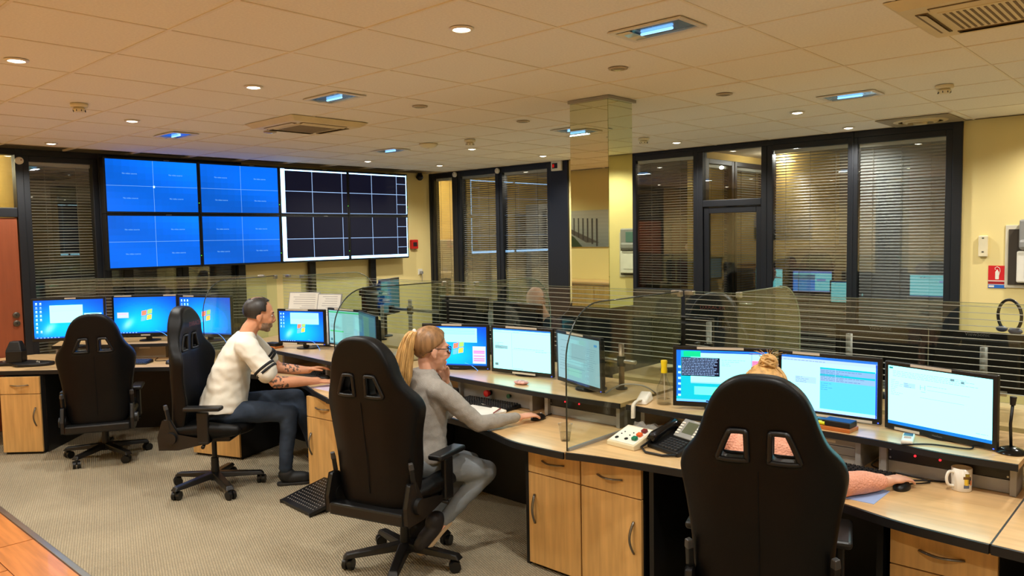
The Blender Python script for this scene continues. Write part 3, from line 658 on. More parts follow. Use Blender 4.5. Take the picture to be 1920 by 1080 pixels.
def shelf(label, front, back, legs):
    f = smooth_poly(front, 4, False)
    t = thing('monitor_shelf', label, 'shelf', (f[0][0]+.2, f[0][1], ZD), 0, 'raised monitor shelves')
    MB().prism(f+back, ZS-.024, ZS).build('shelf_board', BEECHTOP(), t, world=True)
    b = MB(); outline_band(b, f, ZS-.028, ZS-.001); b.build('edge_band', EDGE(), t, world=True)
    for (x, y, rz) in legs: MB().box(0, .38, -.012, .012, ZD, ZS-.024, Tz((x, y, 0), rz)).build('support', GREY(), t, world=True)
    return t
shelf('raised shelf under the monitors of the woman in grey', [(3.53, 4.45), (3.48, 3.8), (3.455, 3.3), (3.44, 2.9), (3.47, 2.41)], [(4.06, 2.41), (4.06, 4.45)], [(3.56, 3.77, 0), (3.56, 3.02, 0), (3.56, 2.44, 0)])
shelf('raised shelf under the monitors of the front station', [(3.475, 2.37), (3.48, 2.0), (3.56, 1.5), (3.56, 1.1), (3.52, .85), (3.52, .572)], [(4.06, .572), (4.06, 2.37)], [(3.58, 2.34, 0), (3.6, 1.2, 0), (3.6, 1.1, 0)])
shelf('raised shelf running out at the lower right', [(3.52, .552), (3.52, -.3), (3.52, -1.15)], [(4.06, -1.15), (4.06, .552)], [(3.6, .3, 0), (3.6, -.9, 0)])
shelf('raised shelf under the monitors of the man in white', [(3.41, 6.53), (3.41, 6.2), (3.38, 5.5), (3.33, 4.9), (3.33, 4.49)], [(4.06, 4.49), (4.06, 6.79)], [(3.5, 4.52, 0), (3.5, 5.2, 0), (3.5, 5.9, 0)])
shelf('raised shelf under the large left monitors', [(2.30, 7.80), (2.66, 7.46), (3.0, 7.13), (3.24, 6.90)], [(3.55, 7.28), (2.55, 8.28)], [(2.36, 7.87, R(45)), (2.82, 7.42, R(45)), (3.1, 7.1, R(45))])
shelf('raised shelf behind the glass, left part', [(4.74, 4.3), (4.72, 5.4), (4.74, 6.5)], [(4.16, 6.5), (4.16, 4.3)], [(4.3, 4.6, 0), (4.3, 6.2, 0)])
shelf('raised shelf behind the glass, right part', [(4.74, -.1), (4.72, 1.0), (4.74, 2.04)], [(4.16, 2.04), (4.16, -.1)], [(4.3, .2, 0), (4.3, 1.8, 0)])
shelf('short raised shelf behind the glass right of the pillar', [(4.74, 2.07), (4.73, 2.5), (4.74, 2.95)], [(4.16, 2.95), (4.16, 2.07)], [(4.3, 2.2, 0), (4.3, 2.8, 0)])

# ------------------------------------------------------------------ glass screens
PG = lambda: glass_mat('partition_glass', (.90, .94, .91), 1.5, 0, 1.0)
ETCH = lambda: mat('etched_line', (168, 166, 154), .6, var=.02)
GE = lambda: mat('glass_edge', (34, 44, 40), .2, spec=.8)
def back_glass(label, a, b, z0=.72, z1=1.45, lines=(1.02, 1.445), clamp=()):
    L = math.hypot(b[0]-a[0], b[1]-a[1]); t = thing('glass_screen', label, 'glass screen', (a[0], a[1], ZD), math.atan2(b[1]-a[1], b[0]-a[0]), 'glass screens on the desks')
    MB().box(0, L, -.004, .004, z0-ZD+.002, z1-ZD).build('pane', PG(), t)
    s = MB(); z = lines[1]-.01
    while z > lines[0]: s.box(.004, L-.004, -.0048, .0048, z-ZD-.0012, z-ZD+.0012); z -= .0305
    s.build('etched_lines', ETCH(), t)['kind'] = 'stuff'
    MB().box(0, L, -.0042, .0042, z1-ZD-.0005, z1-ZD+.0015).build('top_edge', mat('edge_pale', (130, 140, 120), .2), t)
    for c in clamp:
        MB().box(c-.03, c+.03, -.014, .014, z1-ZD-.022, z1-ZD+.004).build('clamp', CHROME(), t, bevel=.003)
    return t
back_glass('etched line glass screen behind the front station', (4.10, .575), (4.10, 2.375), clamp=(1.77,))
back_glass('etched line glass screen behind the woman in grey', (4.10, 2.405), (4.10, 4.455), clamp=(.03,))
back_glass('etched line glass screen behind the man in white', (4.10, 4.485), (4.10, 6.86), clamp=(2.28,))
back_glass('etched line glass screen at the right edge', (4.10, -1.1), (4.10, .555))
back_glass('etched line glass screen behind the left monitors', (3.98, 6.97), (2.46, 8.45), clamp=(.05,))
def side_glass(label, a, ang, L, pale=False, r=.28, top=1.45):
    t = thing('glass_divider', label, 'glass divider', (a[0], a[1], ZD), ang, 'glass dividers between stations')
    pts = [(0, .003)]+[(r-r*math.cos(k*PI/20), top-ZD-r+r*math.sin(k*PI/20)) for k in range(11)]+[(L, top-ZD), (L, .003)]
    MB().prism(pts, -.004, .004, Mx.Rotation(R(90), 4, 'X')).build('pane', PG(), t)
    MB().tube([(x, 0, z) for x, z in pts[:-1]], .0042, 6).build('front_edge', mat('edge_pale', (130, 140, 120), .2) if pale else GE(), t, smooth=True)
    MB().box(.01, .5, -.009, .009, .0005, .014).build('channel', GREY(), t)
    MB().box(L-.03, L+.01, -.012, .012, top-ZD-.03, top-ZD+.004).build('clamp', CHROME(), t, bevel=.003)
side_glass('clear divider with rounded corner beside the plastic cup', (2.975, 2.39), 0, 1.1)
side_glass('clear divider with rounded corner right of the man', (3.05, 4.476), 0, 1.03)
side_glass('clear divider with rounded corner behind the chair of the man', (3.06, 6.42), R(23), 1.02)
side_glass('clear divider behind the glass right of the pillar', (5.02, 2.055), PI, .88, True)
side_glass('clear divider behind the glass left of the pillar', (5.02, 4.195), PI, .88, True)
side_glass('clear divider behind the glass near the video wall', (5.05, 6.62), PI, .9, True)

# ================================================================== MONITORS
MSCR = screen_mat('monitor_screen', 1.2)
class Paint:
    def __init__(s, w, h): s.w, s.h, s.mb = w, h, MB()
    def poly(s, pts, c, k=1):
        s.mb.add([(.0004*k, (u-.5)*s.w, (v-.5)*s.h) for u, v in pts], [tuple(range(len(pts)))], None, tuple(v*(2.2 if q >= 240 else 1) for v, q in zip(lin(c), c)))
    def rect(s, u0, u1, v0, v1, c, k=1): s.poly([(u0, v0), (u1, v0), (u1, v1), (u0, v1)], c, k)
    def wall(s, cx=.45, cy=.30):
        for i in range(44):
            for j in range(28):
                u, v = (i+.5)/44, (j+.5)/28
                d = min(1, math.hypot((u-cx)*.9, (v-cy)*.85)/.86); d = d*d*(3-2*d)
                g = math.exp(-((u-.22)**2/.01+(v-.24-(u-.2))**2/.02)*1.2)
                c = tuple(min(255, (1-d)*a+d*b+g*e) for a, b, e in zip((0, 215, 255), (0, 78, 226), (150, 60, 10)))
                s.rect(i/44, (i+1)/44, j/28, (j+1)/28, c, 0)
        s.rect(0, 1, 0, .035, (20, 90, 190), 1)
        for i in range(7): s.rect(.03+i*.05, .055+i*.05, .008, .03, (150, 210, 250), 2)
        for i in range(10):
            a = R(15+i*6); b = R(21+i*6); r = .5
            p = lambda t, q: (.55+q*math.cos(t)*.75, -.42+q*math.sin(t))
            s.poly([p(a, r), p(a, r+.008), p(b, r+.008), p(b, r)], (120, 225, 255), 1)
    def icons(s, nc, nr, u0=.03):
        for i in range(nc):
            for j in range(nr):
                u, v = u0+i*.06, .9-j*.105
                if random.random() < .12: continue
                s.rect(u, u+.024, v, v+.04, random.choice([(210, 240, 255), (235, 245, 250), (150, 215, 250)]), 1)
                s.rect(u-.004, u+.028, v-.022, v-.012, (190, 230, 255), 1)
    def logo(s, u, v, k=.1):
        r = s.w/s.h
        f = lambda a, b: (u+k*(a+.12*b), v+k*r*(b+.10*math.sin(a*3.0)))
        for a0, b0, c in ((-.5, .04, (250, 150, 110)), (.04, .04, (190, 235, 120)), (-.5, -.5, (120, 215, 255)), (.04, -.5, (250, 228, 90))):
            top = [f(a0+.46*q/4, b0+.46) for q in range(5)]; bot = [f(a0+.46*q/4, b0) for q in range(4, -1, -1)]
            s.poly(bot[::-1]+top[::-1], c, 3)
    def win(s, u0, u1, v0, v1, head=(150, 225, 240), body=(212, 245, 250), rows=3):
        s.rect(u0-.004, u1+.004, v0-.006, v1+.006, (120, 190, 220), 2); s.rect(u0, u1, v0, v1, body, 3)
        for k in range(rows): s.rect(u0+.02, u1-.03, v1-.05-k*.035, v1-.036-k*.035, head, 4)
    def lines(s, u0, u1, v0, v1, n, c=(110, 150, 160), k=4, lo=.3):
        for i in range(n):
            v = v1-(v1-v0)*(i+.5)/n; e = u0+(u1-u0)*random.uniform(lo, 1)
            x = u0
            while x < e-.01:
                q = min(e, x+random.uniform(.015, .05)); s.rect(x, q, v-.0035, v+.0035, c, k); x = q+.008
def paint(kind, w, h):
    P = Paint(w, h)
    if kind in ('A1', 'A2', 'A3', 'B1', 'C1'): P.wall()
    if kind == 'A1': P.icons(2, 8); P.win(.23, .70, .40, .86, (200, 240, 235), (205, 248, 245), 4); P.win(.72, .97, .40, .63); P.rect(.88, .96, .45, .52, (240, 150, 190), 5)
    if kind == 'A2': P.logo(.52, .5, .17); P.win(.05, .23, .43, .58, (240, 170, 170), (215, 230, 240), 1)
    if kind == 'A3': P.icons(3, 5); P.logo(.52, .5, .17)
    if kind == 'B1': P.icons(2, 5); P.win(.26, .90, .58, .95, (150, 205, 220), (190, 240, 245), 5); P.logo(.5, .45, .18)
    if kind == 'C1': P.icons(3, 1); P.win(.22, .85, .60, .96, (150, 225, 235), (190, 245, 248), 4); P.logo(.55, .45, .17); P.win(.78, .985, .06, .5, (225, 235, 245), (225, 235, 250), 1); [P.rect(.795, .97, v, v+.03, c, 5) for v, c in ((.36, (240, 140, 210)), (.32, (240, 140, 210)), (.24, (232, 160, 210)), (.17, (230, 150, 190)), (.12, (235, 150, 190)))]
    if kind == 'B2':
        P.rect(0, 1, 0, 1, (146, 202, 204), 0); P.rect(.0, 1, .93, .97, (60, 190, 120), 1); P.rect(.03, .42, .36, .40, (80, 205, 120), 1); P.rect(0, 1, 0, .04, (100, 150, 170), 1)
        P.rect(.335, .34, .42, .92, (120, 180, 180), 1); P.lines(.05, .3, .45, .9, 5, (110, 165, 170)); P.lines(.45, .7, .2, .36, 3, (90, 150, 155)); P.rect(.04, .28, .48, .56, (140, 185, 190), 1); P.rect(.04, .1, .08, .16, (70, 130, 140), 1)
    if kind == 'B3':
        P.rect(0, 1, 0, 1, (70, 112, 116), 0); P.rect(.28, .62, .35, .97, (84, 128, 104), 1); P.rect(0, .22, .1, .97, (62, 100, 106), 1); P.lines(.3, .6, .4, .95, 8, (60, 100, 90)); P.rect(0, 1, 0, .3, (100, 132, 138), 1)
    if kind == 'C2':
        P.rect(0, 1, 0, 1, (200, 250, 250), 0); P.rect(0, 1, .965, 1, (40, 120, 220), 1); P.rect(0, 1, .91, .915, (140, 190, 200), 1); P.rect(.335, .339, .05, .91, (150, 200, 205), 1); P.rect(.34, 1, .50, .504, (150, 200, 205), 1)
        P.lines(.03, .3, .93, .95, 1); P.lines(.36, .6, .92, .94, 1); P.rect(.03, .26, .50, .58, (150, 200, 205), 1); P.lines(.04, .25, .5, .66, 5, (90, 130, 140)); P.lines(.37, .95, .52, .55, 1, lo=.2); P.rect(.03, .09, .08, .14, (110, 140, 140), 1); P.lines(.35, .8, .02, .05, 1)
        P.lines(.75, .95, .47, .5, 1, lo=.9)
    if kind == 'C3':
        P.rect(0, 1, 0, 1, (146, 186, 192), 0); P.rect(.88, .95, .85, .9, (80, 150, 200), 1)
        for v, e in ((.86, .3), (.7, .25), (.62, .3), (.52, .75), (.45, .35), (.4, .85), (.33, .3), (.28, .7), (.2, .6)): P.lines(.08 if v > .55 else .05, e, v, v+.02, 1, (96, 128, 138), lo=.8)
        P.lines(.72, .95, .3, .8, 11, (112, 148, 160), lo=.5)
    if kind == 'D1':
        P.wall(.6, .2); P.rect(0, 1, .0, .99, (0, 205, 225), 1); P.rect(0, .05, .1, .99, (20, 120, 235), 2)
        P.rect(.16, .985, .36, .96, (190, 246, 252), 2); P.rect(.16, .985, .36, .385, (150, 225, 235), 3); P.rect(.08, .27, .87, .98, (0, 225, 150), 4); P.rect(.27, .98, .95, .985, (40, 100, 220), 3)
        P.rect(.055, .48, .50, .86, (10, 16, 40), 5)
        for i in range(11):
            v = .84-i*.031; x = .06
            while x < .40+random.random()*.07: q = x+random.uniform(.008, .04); P.rect(x, q, v-.009, v+.004, (150, 185, 235), 6); x = q+.006
        P.rect(.82, .83, .5, .95, (150, 200, 230), 3); P.rect(.83, .975, .70, .83, (240, 150, 200), 4); P.lines(.84, .96, .7, .82, 4, (150, 90, 150), 5, .8); P.lines(.5, .8, .7, .84, 4, (120, 215, 225))
        P.rect(.2, .55, .14, .30, (120, 240, 235), 3); P.rect(0, 1, 0, .045, (120, 215, 245), 3)
        for i in range(6): P.rect(.02, .05, .1+i*.11, .14+i*.11, (200, 245, 250), 4)
        P.rect(.33, .36, .01, .035, (20, 40, 60), 4); P.rect(.42, .45, .01, .035, (10, 90, 70), 4)
    if kind == 'D2':
        P.rect(0, 1, 0, 1, (196, 246, 254), 0); P.rect(.42, .985, .06, .80, (96, 218, 252), 1); P.rect(0, 1, .955, 1, (40, 120, 225), 1); P.rect(0, 1, .89, .955, (190, 225, 250), 1); P.lines(.02, .7, .9, .93, 1, (80, 130, 180))
        P.rect(.42, .98, .79, .82, (0, 205, 225), 2); P.rect(.42, .98, .70, .79, (140, 190, 235), 2); P.rect(.42, .98, .665, .70, (0, 205, 225), 2); P.rect(.42, .98, .57, .665, (150, 196, 235), 2); P.rect(.985, 1, 0, .95, (30, 80, 220), 2)
        P.lines(.43, .95, .58, .78, 7, (90, 120, 190)); P.rect(.58, .583, .57, .8, (190, 230, 250), 5); P.lines(.43, .55, .40, .55, 4, (70, 150, 190)); P.rect(.15, .38, .5, .62, (180, 226, 240), 2); P.lines(.16, .37, .5, .62, 4, (120, 160, 190)); P.lines(.02, .4, .44, .48, 1, (150, 190, 210)); P.rect(0, 1, 0, .05, (190, 235, 250), 2)
    if kind == 'D3':
        P.rect(0, 1, 0, 1, (204, 250, 254), 0); P.rect(0, 1, 0, .055, (20, 130, 225), 1); P.rect(.01, .05, .95, .98, (30, 150, 150), 1)
        P.lines(.05, .9, .82, .93, 4, (140, 180, 190), lo=.8); P.lines(.03, .16, .5, .78, 9, (150, 190, 200)); P.rect(.16, .28, .66, .74, (180, 230, 246), 1); P.lines(.17, .27, .66, .74, 3, (120, 170, 200))
        P.rect(.33, .38, .70, .705, (120, 160, 170), 2); P.rect(.33, .335, .66, .74, (120, 160, 170), 2); P.rect(.375, .38, .66, .74, (120, 160, 170), 2); P.lines(.4, .62, .72, .76, 1, (140, 180, 190)); P.rect(.4, .8, .67, .674, (130, 165, 175), 2); P.rect(.33, .75, .53, .534, (130, 165, 175), 2); P.lines(.34, .5, .6, .66, 1, (130, 165, 175))
        P.rect(.62, .66, .88, .92, (110, 150, 160), 2); P.rect(.72, .75, .86, .90, (110, 150, 160), 2); P.lines(.86, .97, .1, .14, 1, (130, 160, 170), lo=.9)
    if kind == 'T': P.rect(0, 1, 0, 1, (70, 104, 108), 0)
    return P.mb
def monitor(kind, label, c, th, w=.495, h=.3155, tilt=0, tape=((.3, .65, 1), (.1, .4, 0)), foot=True, zsh=ZS, brand=True, led=True, text_back=False):
    t = thing('computer_monitor', label, 'monitor', (c[0], c[1], zsh), R(th), 'computer monitors')
    M = Mx.Translation((0, 0, c[2]-zsh)) @ Mx.Rotation(R(-tilt), 4, 'Y')
    b = .019
    MB().box(-.022, .0, -w/2, w/2, -h/2, h/2, M).build('bezel', mat('monitor_black', (18, 18, 19), .3), t, bevel=.004)
    MB().box(-.05, -.022, -w/2+.03, w/2-.03, -h/2+.03, h/2-.03, M).build('rear_shell', BLACK(), t, bevel=.02, seg=3)
    if kind:
        mb = paint(kind, w-2*b, h-2*b-.008); mb.v = [tuple(M @ V((x+.0006, y, z+.004))) for x, y, z in mb.v]
        mb.build('screen', MSCR, t)
    for a, e, topp in tape:
        z0 = h/2-.013 if topp else -h/2+.002
        MB().box(.0, .0012, (a-.5)*w, (e-.5)*w, z0, z0+.012, M).build('tape_label', mat('tape_white', (196, 186, 170), .6), t)
    if brand and kind:
        o = link('maker_name', text_mesh('ViewSonic', .011), mat('print_grey', (120, 120, 120), .5), t); o.matrix_local = M @ Mx.Translation((.0009, .0, -h/2+.011)) @ Mx.Rotation(R(90), 4, 'Z') @ Mx.Rotation(R(90), 4, 'X')
    if text_back:
        o = link('maker_name', text_mesh('ViewSonic', .028), mat('print_grey', (120, 120, 120), .5), t); o.matrix_local = M @ Mx.Translation((-.0225, -.0, h/2-.015)) @ Mx.Rotation(R(-90), 4, 'Z') @ Mx.Rotation(R(90), 4, 'X')
    if led: MB().box(.0, .0015, w/2-.016, w/2-.010, -h/2+.006, -h/2+.010, M).build('power_led', emit('blue_led', (60, 90, 255), 3), t)
    if foot:
        zc = c[2]-zsh
        MB().box(-.075, -.05, -.025, .025, .01, zc+.03).build('stand_neck', BLACK(), t, bevel=.004)
        MB().lathe([(0, 0), (.095, 0), (.095, .008), (.05, .014), (0, .014)], 28, Mx.Translation((-.09, 0, 0))).build('stand_base', BLACK(), t, auto=40)
    return t
monitor('A1', 'large monitor with desktop icons left of the empty left chair', (2.358, 7.50, 1.132), 235.8, .597, .38, 2, ((.45, .6, 1),))
monitor('A2', 'large monitor showing a blue desktop behind the left chair', (2.961, 7.365, 1.12), 226.8, .597, .38, 1, ((.04, .3, 1), (.78, .97, 1), (.42, .56, 0)))
monitor('A3', 'large blue monitor partly hidden by the chair of the man', (3.284, 6.85, 1.114), 204, .597, .38, 0, ((.1, .3, 1),))
monitor('B1', 'monitor with blue desktop in front of the face of the man', (3.56, 5.70, 1.065), 203, .47, .30, 0, ((.18, .65, 1), (.1, .4, 0), (.6, .95, 0)))
monitor('B2', 'greenish monitor next to the one before the man', (3.622, 5.146, 1.083), 181, tilt=-.5, tape=((.2, .7, 1), (.05, .3, 0)))
monitor('B3', 'dim teal monitor turned sideways behind the chair of the woman', (3.51, 4.72, 1.079), 158, tilt=-1, tape=())
monitor('C1', 'blue monitor directly behind the face of the woman in grey', (3.658, 3.92, 1.039), 206, tape=((.3, .6, 1),))
monitor('C2', 'pale blue page monitor in the middle of the station of the woman in grey', (3.746, 3.383, 1.045), 187, tape=((.25, .75, 1), (.35, .72, 0)))
monitor('C3', 'grey blue monitor turned inward beside the glass divider', (3.603, 2.803, 1.058), 160, tilt=-1, tape=((.25, .62, 1),))
monitor('D1', 'monitor with a black terminal window beside the spray bottle', (3.632, 1.894, 1.051), 204, tilt=1, tape=((.25, .72, 1),))
monitor('D2', 'monitor with a cyan form behind the front chair', (3.798, 1.416, 1.039), 181.5, tape=((.15, .42, 1), (.05, .33, 0), (.38, .92, 0)))
monitor('D3', 'rightmost monitor with a pale empty page', (3.712, .909, 1.037), 164.4, tilt=-1, tape=((.25, .62, 1), (.1, .34, 0)))
monitor('C2', 'black back of a monitor behind the glass left of the bald man', (4.6, 4.80, 1.13), 12, tape=(), led=False)
monitor('D2', 'black back of a monitor behind the glass in front of the bald man', (4.6, 4.18, 1.1), -4, .56, .33, tape=(), led=False)
monitor('D3', 'left of two black monitor backs behind the glass at the right', (4.6, 1.42, 1.105), 5, .48, .31, tape=(), led=False, text_back=True)
monitor('D2', 'right of two black monitor backs behind the glass at the right', (4.6, .94, 1.105), -2, .46, .31, tape=(), led=False, text_back=True)
monitor('C2', 'black back of a monitor half hidden by the mirrored pillar', (4.80, 3.62, .98), 2, tape=(), led=False, zsh=ZD)
monitor('D3', 'black back of a monitor right of the mirrored pillar behind the glass', (4.62, 2.70, 1.08), -3, tape=(), led=False)
monitor('T', 'monitor edge with teal face behind the glass near the video wall', (4.56, 5.76, 1.25), -62, .44, .34, tape=(), led=False)
monitor(None, 'dark monitor back beside the teal one behind the glass', (4.48, 5.91, 1.2), -62, .4, .3, tape=(), led=False)
# ================================================================== CHAIRS
LEA = lambda: mat('black_leather', (6, 6, 7), .45, var=.15, vs=10, bump=.12, bs=260, spec=.25)
CLOTH = lambda: mat('black_cloth', (8, 8, 9), .8, var=.1, bump=.2, bs=400, spec=.25)
NYL = lambda: mat('black_nylon', (20, 19, 19), .4, var=.1)
half = [(.0, .0), (.15, .0), (.215, .03), (.235, .12), (.25, .28), (.268, .40), (.287, .49), (.289, .53), (.27, .575), (.225, .63), (.196, .69), (.172, .755), (.142, .81), (.105, .845), (.05, .866)]
hole = [(.042, .585), (.128, .585), (.134, .60), (.100, .682), (.088, .69), (.046, .69), (.040, .68), (.038, .60)]
def back_mesh():
    cu = D.curves.new('b', 'CURVE'); cu.dimensions = '2D'; cu.fill_mode = 'BOTH'; cu.extrude = .022; cu.bevel_depth = .022; cu.bevel_resolution = 3
    out = smooth_poly([(-x, y) for x, y in half[::-1]][:-1]+half[1:], 4)
    hc = (.078, .636); big = [(hc[0]+(x-hc[0])*1.38, hc[1]+(y-hc[1])*1.36) for x, y in hole]
    for pts in (out, smooth_poly(big, 3), smooth_poly([(-x, y) for x, y in big], 3)):
        sp = cu.splines.new('POLY'); sp.points.add(len(pts)-1); sp.use_cyclic_u = True
        for p, q in zip(sp.points, pts): p.co = (q[0]*.925 if pts is out else q[0], q[1], 0, 1)
    me = evaluated(D.objects.new('b', cu))
    me = baked(me, [('REMESH', dict(mode='VOXEL', voxel_size=.0085)), ('SMOOTH', dict(factor=.5, iterations=3))])
    return me
def wrap(u, v, t):             # flat backrest (lateral, up, thickness) -> chair frame
    wing = .085*max(0, (abs(u)-.09)/.2)**2
    if v > .6: wing *= max(.35, 1-(v-.6)/.25)
    lum = .028*math.exp(-((v-.22)/.14)**2)*(1 if t > 0 else .3)
    head = .02*math.exp(-((v-.78)/.07)**2) if t > 0 else 0
    x = -.245+t+wing+lum+head-.105*v
    return (x, u, .425+v*.99)
bm_ = back_mesh()
for v in bm_.vertices: v.co = wrap(v.co.x, v.co.y, v.co.z)
for p in bm_.polygons: p.use_smooth = True
bm_.name = 'backrest'
logo_me = text_mesh('DXRACER', .045)
def make_chair(label, loc, rz):
    t = thing('office_chair', label, 'chair', loc, rz, 'black racing style office chairs')
    bk = link('backrest', bm_, LEA(), t)
    out = smooth_poly([(-x, y) for x, y in half[::-1]][:-1]+half[1:], 4)
    MB().tube([wrap(x*.945, y*.995+.002, .03) for x, y in out], .0045, 6, True).build('piping', mat('piping', (34, 34, 38), .4), bk, smooth=True)
    for s in (-1, 1):
        MB().tube([wrap(s*x, y, -.043) for x, y in smooth_poly(hole, 3)], .010, 8, True).build('slot_rim', BLACK(), bk, smooth=True)
        MB().tube([wrap(s*x, y, .044) for x, y in smooth_poly(hole, 3)], .009, 8, True).build('slot_rim', BLACK(), bk, smooth=True)
    lg = link('logo', logo_me, mat('logo_red', (110, 44, 36), .6), bk); lg.location = wrap(0, .775, .072); lg.rotation_euler = (R(90), 0, R(90)); lg.rotation_euler = (R(83), 0, R(90))
    MB().tube([wrap(0, .55, -.047), wrap(0, .3, -.047), wrap(0, .06, -.046)], .002, 5).build('seam', CLOTH(), bk)
    se = MB(); se.rings([(.03, 0, .415, .22, .2), (.035, 0, .43, .255, .235), (.035, 0, .47, .265, .245), (.035, 0, .495, .25, .23), (.03, 0, .505, .20, .17)], 32)
    for s in (-1, 1): se.chain([(-.17, s*.205, .47, .045), (.05, s*.222, .49, .055), (.24, s*.2, .475, .04)])
    sm = remesh(se, .012, 3) if 'seat_mesh' not in CH else CH['seat_mesh']; CH['seat_mesh'] = sm
    link('seat', sm, LEA(), t)
    MB().box(-.14, .16, -.11, .11, .37, .42).build('tilt_mechanism', NYL(), t, bevel=.012)
    MB().tube([(.02, -.11, .39), (.02, -.2, .385), (.03, -.27, .375)], [.007, .007, .014], 8).build('lever', NYL(), t, smooth=True)
    MB().cyl((0, 0, .2), (0, 0, .38), .018).cyl((0, 0, .085), (0, 0, .23), .03, .026).build('gas_column', BLACK(), t, auto=40)
    for s in (-1, 1):
        MB().add([(-.33, 0, .36), (-.2, 0, .36), (-.02, 0, .40), (-.02, 0, .425), (-.2, 0, .46), (-.255, 0, .56), (-.30, 0, .56), (-.335, 0, .45),
                  (-.33, s*.028, .36), (-.2, s*.028, .36), (-.02, s*.028, .40), (-.02, s*.028, .425), (-.2, s*.028, .46), (-.255, s*.028, .56), (-.30, s*.028, .56), (-.335, s*.028, .45)],
                 [tuple(range(8)), tuple(range(15, 7, -1))]+[(i, (i+1) % 8, 8+(i+1) % 8, 8+i) for i in range(8)], Mx.Translation((0, s*.235, 0))).build('hinge_bracket', NYL(), t, bevel=.006)
        MB().cyl((-.245, s*.23, .44), (-.245, s*.285, .44), .045, .04, 20).build('hinge_cap', NYL(), t, auto=40)
        sp = MB().tube([(-.25, s*.25, .50), (-.278, s*.25, .65)], .017, 4).build('side_post', BLACK(), t, bevel=.004)
        MB().tube([(-.276, s*.251, .635), (-.283, s*.251, .67)], [.019, .016], 4).build('post_cap', mat('cap_grey', (58, 56, 55), .35), sp, bevel=.004)
        ar = MB().box(-.005, .075, s*.262-.016, s*.262+.016, .40, .62).cb((.035, s*.235, .405), (.07, .09, .022)).build('armrest_post', BLACK(), t, bevel=.008)
        MB().cb((.04, s*.262, .645), (.26, .085, .032)).build('armrest_pad', NYL(), t, bevel=.014, seg=3)
    MB().box(-.345, -.255, -.235, .235, .355, .42).build('rear_bar', BLACK(), t, bevel=.012)
    hub = MB().lathe([(0, .07), (.045, .07), (.052, .09), (.045, .125), (0, .13)], 24).build('base_hub', NYL(), t, auto=40)
    for k in range(5):
        a = R(20)+2*PI*k/5; M = Mx.Rotation(a, 4, 'Z')
        MB().add([(.03, -.038, .085), (.03, .038, .085), (.34, .03, .068), (.34, -.03, .068), (.03, -.028, .126), (.03, .028, .126), (.32, .022, .096), (.32, -.022, .096)],
                 [(3, 2, 1, 0), (4, 5, 6, 7), (0, 1, 5, 4), (1, 2, 6, 5), (2, 3, 7, 6), (3, 0, 4, 7)], M).build('base_spoke', NYL(), t, bevel=.006)
        Mc = M @ Mx.Translation((.315, 0, 0)) @ Mx.Rotation(a*2.3+.5, 4, 'Z')
        c = MB().cyl((.012, -.028, .031), (.012, -.006, .031), .031, n=20, M=Mc).cyl((.012, .006, .031), (.012, .028, .031), .031, n=20, M=Mc).build('castor', BLACK(), t, auto=40)
        MB().cyl((0, 0, .045), (0, 0, .085), .009, n=10, M=Mc).box(-.012, .022, -.006, .006, .03, .066, Mc).build('castor_fork', NYL(), c)
    return t
CH = {}
chair0 = make_chair('empty racing style chair at the left, seen from behind', (2.39, 6.88, 0), R(62))
chB = dup(chair0, (2.60, 5.37, 0), R(-48), 'racing style chair the man in white sits on')
for ch in chB.children:
    if ch.name.startswith('backrest'): ch.rotation_euler = (0, R(6.5), 0)      # back tilted upright
    if ch.name.split('.')[0] in ('hinge_bracket', 'hinge_cap', 'side_post', 'rear_bar'): ch.location.x += .055
chC = dup(chair0, (2.66, 3.29, 0), R(15), 'racing style chair of the woman in grey, seen from behind')
chD = dup(chair0, (2.84, 1.285, 0), R(19), 'large racing style chair in the foreground right')
chE = dup(chair0, (5.75, 4.48, 0), R(192), 'racing style chair behind the glass beside the bald head')
chF = dup(chair0, (5.45, 2.98, 0), R(195), 'empty chair with red logo behind the glass right of the pillar')

for chx, turn in ((chC, 40), (chair0, -18)):      # star bases swivelled under their seats
    for ch in chx.children:
        if ch.name.split('.')[0] in ('base_spoke', 'castor'): ch.rotation_euler = (0, 0, R(turn))
for ch in chair0.children:                     # this chair is set lower than the others
    if ch.name.split('.')[0] not in ('base_spoke', 'castor', 'base_hub', 'gas_column'): ch.location.z -= .065
# ================================================================== DESK ITEMS
def keyboard(label, loc, rz, key=(30, 30, 32)):
    t = thing('keyboard', label, 'keyboard', loc, rz, 'black keyboards')       # long side along y, user side -x
    MB().add([(-.075, -.22, .0), (.075, -.22, .0), (.075, .22, .0), (-.075, .22, .0), (-.072, -.218, .012), (.075, -.218, .026), (.075, .218, .026), (-.072, .218, .012)],
             [(3, 2, 1, 0), (4, 5, 6, 7), (0, 1, 5, 4), (1, 2, 6, 5), (2, 3, 7, 6), (3, 0, 4, 7)]).build('case', BLACK(), t, bevel=.005)
    k = MB()
    for r_ in range(6):
        x = -.060+r_*.023; z = .012+(x+.072)*.0952
        y = -.205
        for c_ in range(21):
            w_ = .0155
            if c_ in (15, 16): y += .004
            if r_ == 0 and 4 <= c_ <= 9:
                if c_ == 4: k.box(x-.008, x+.008, y, y+.0195*6-.004, z, z+.008)
                y += .0195; continue
            k.add([(x-.0085, y, z), (x+.0085, y, z), (x+.0085, y+w_+.001, z), (x-.0085, y+w_+.001, z), (x-.0065, y+.002, z+.008), (x+.0065, y+.002, z+.0085), (x+.0065, y+w_-.001, z+.0085), (x-.0065, y+w_-.001, z+.008)],
                  [(4, 5, 6, 7), (0, 1, 5, 4), (1, 2, 6, 5), (2, 3, 7, 6), (3, 0, 4, 7)]); y += .0195
    k.build('keys', mat('keycaps_%d' % sum(key), key, .45), t)['kind'] = 'stuff'
    return t
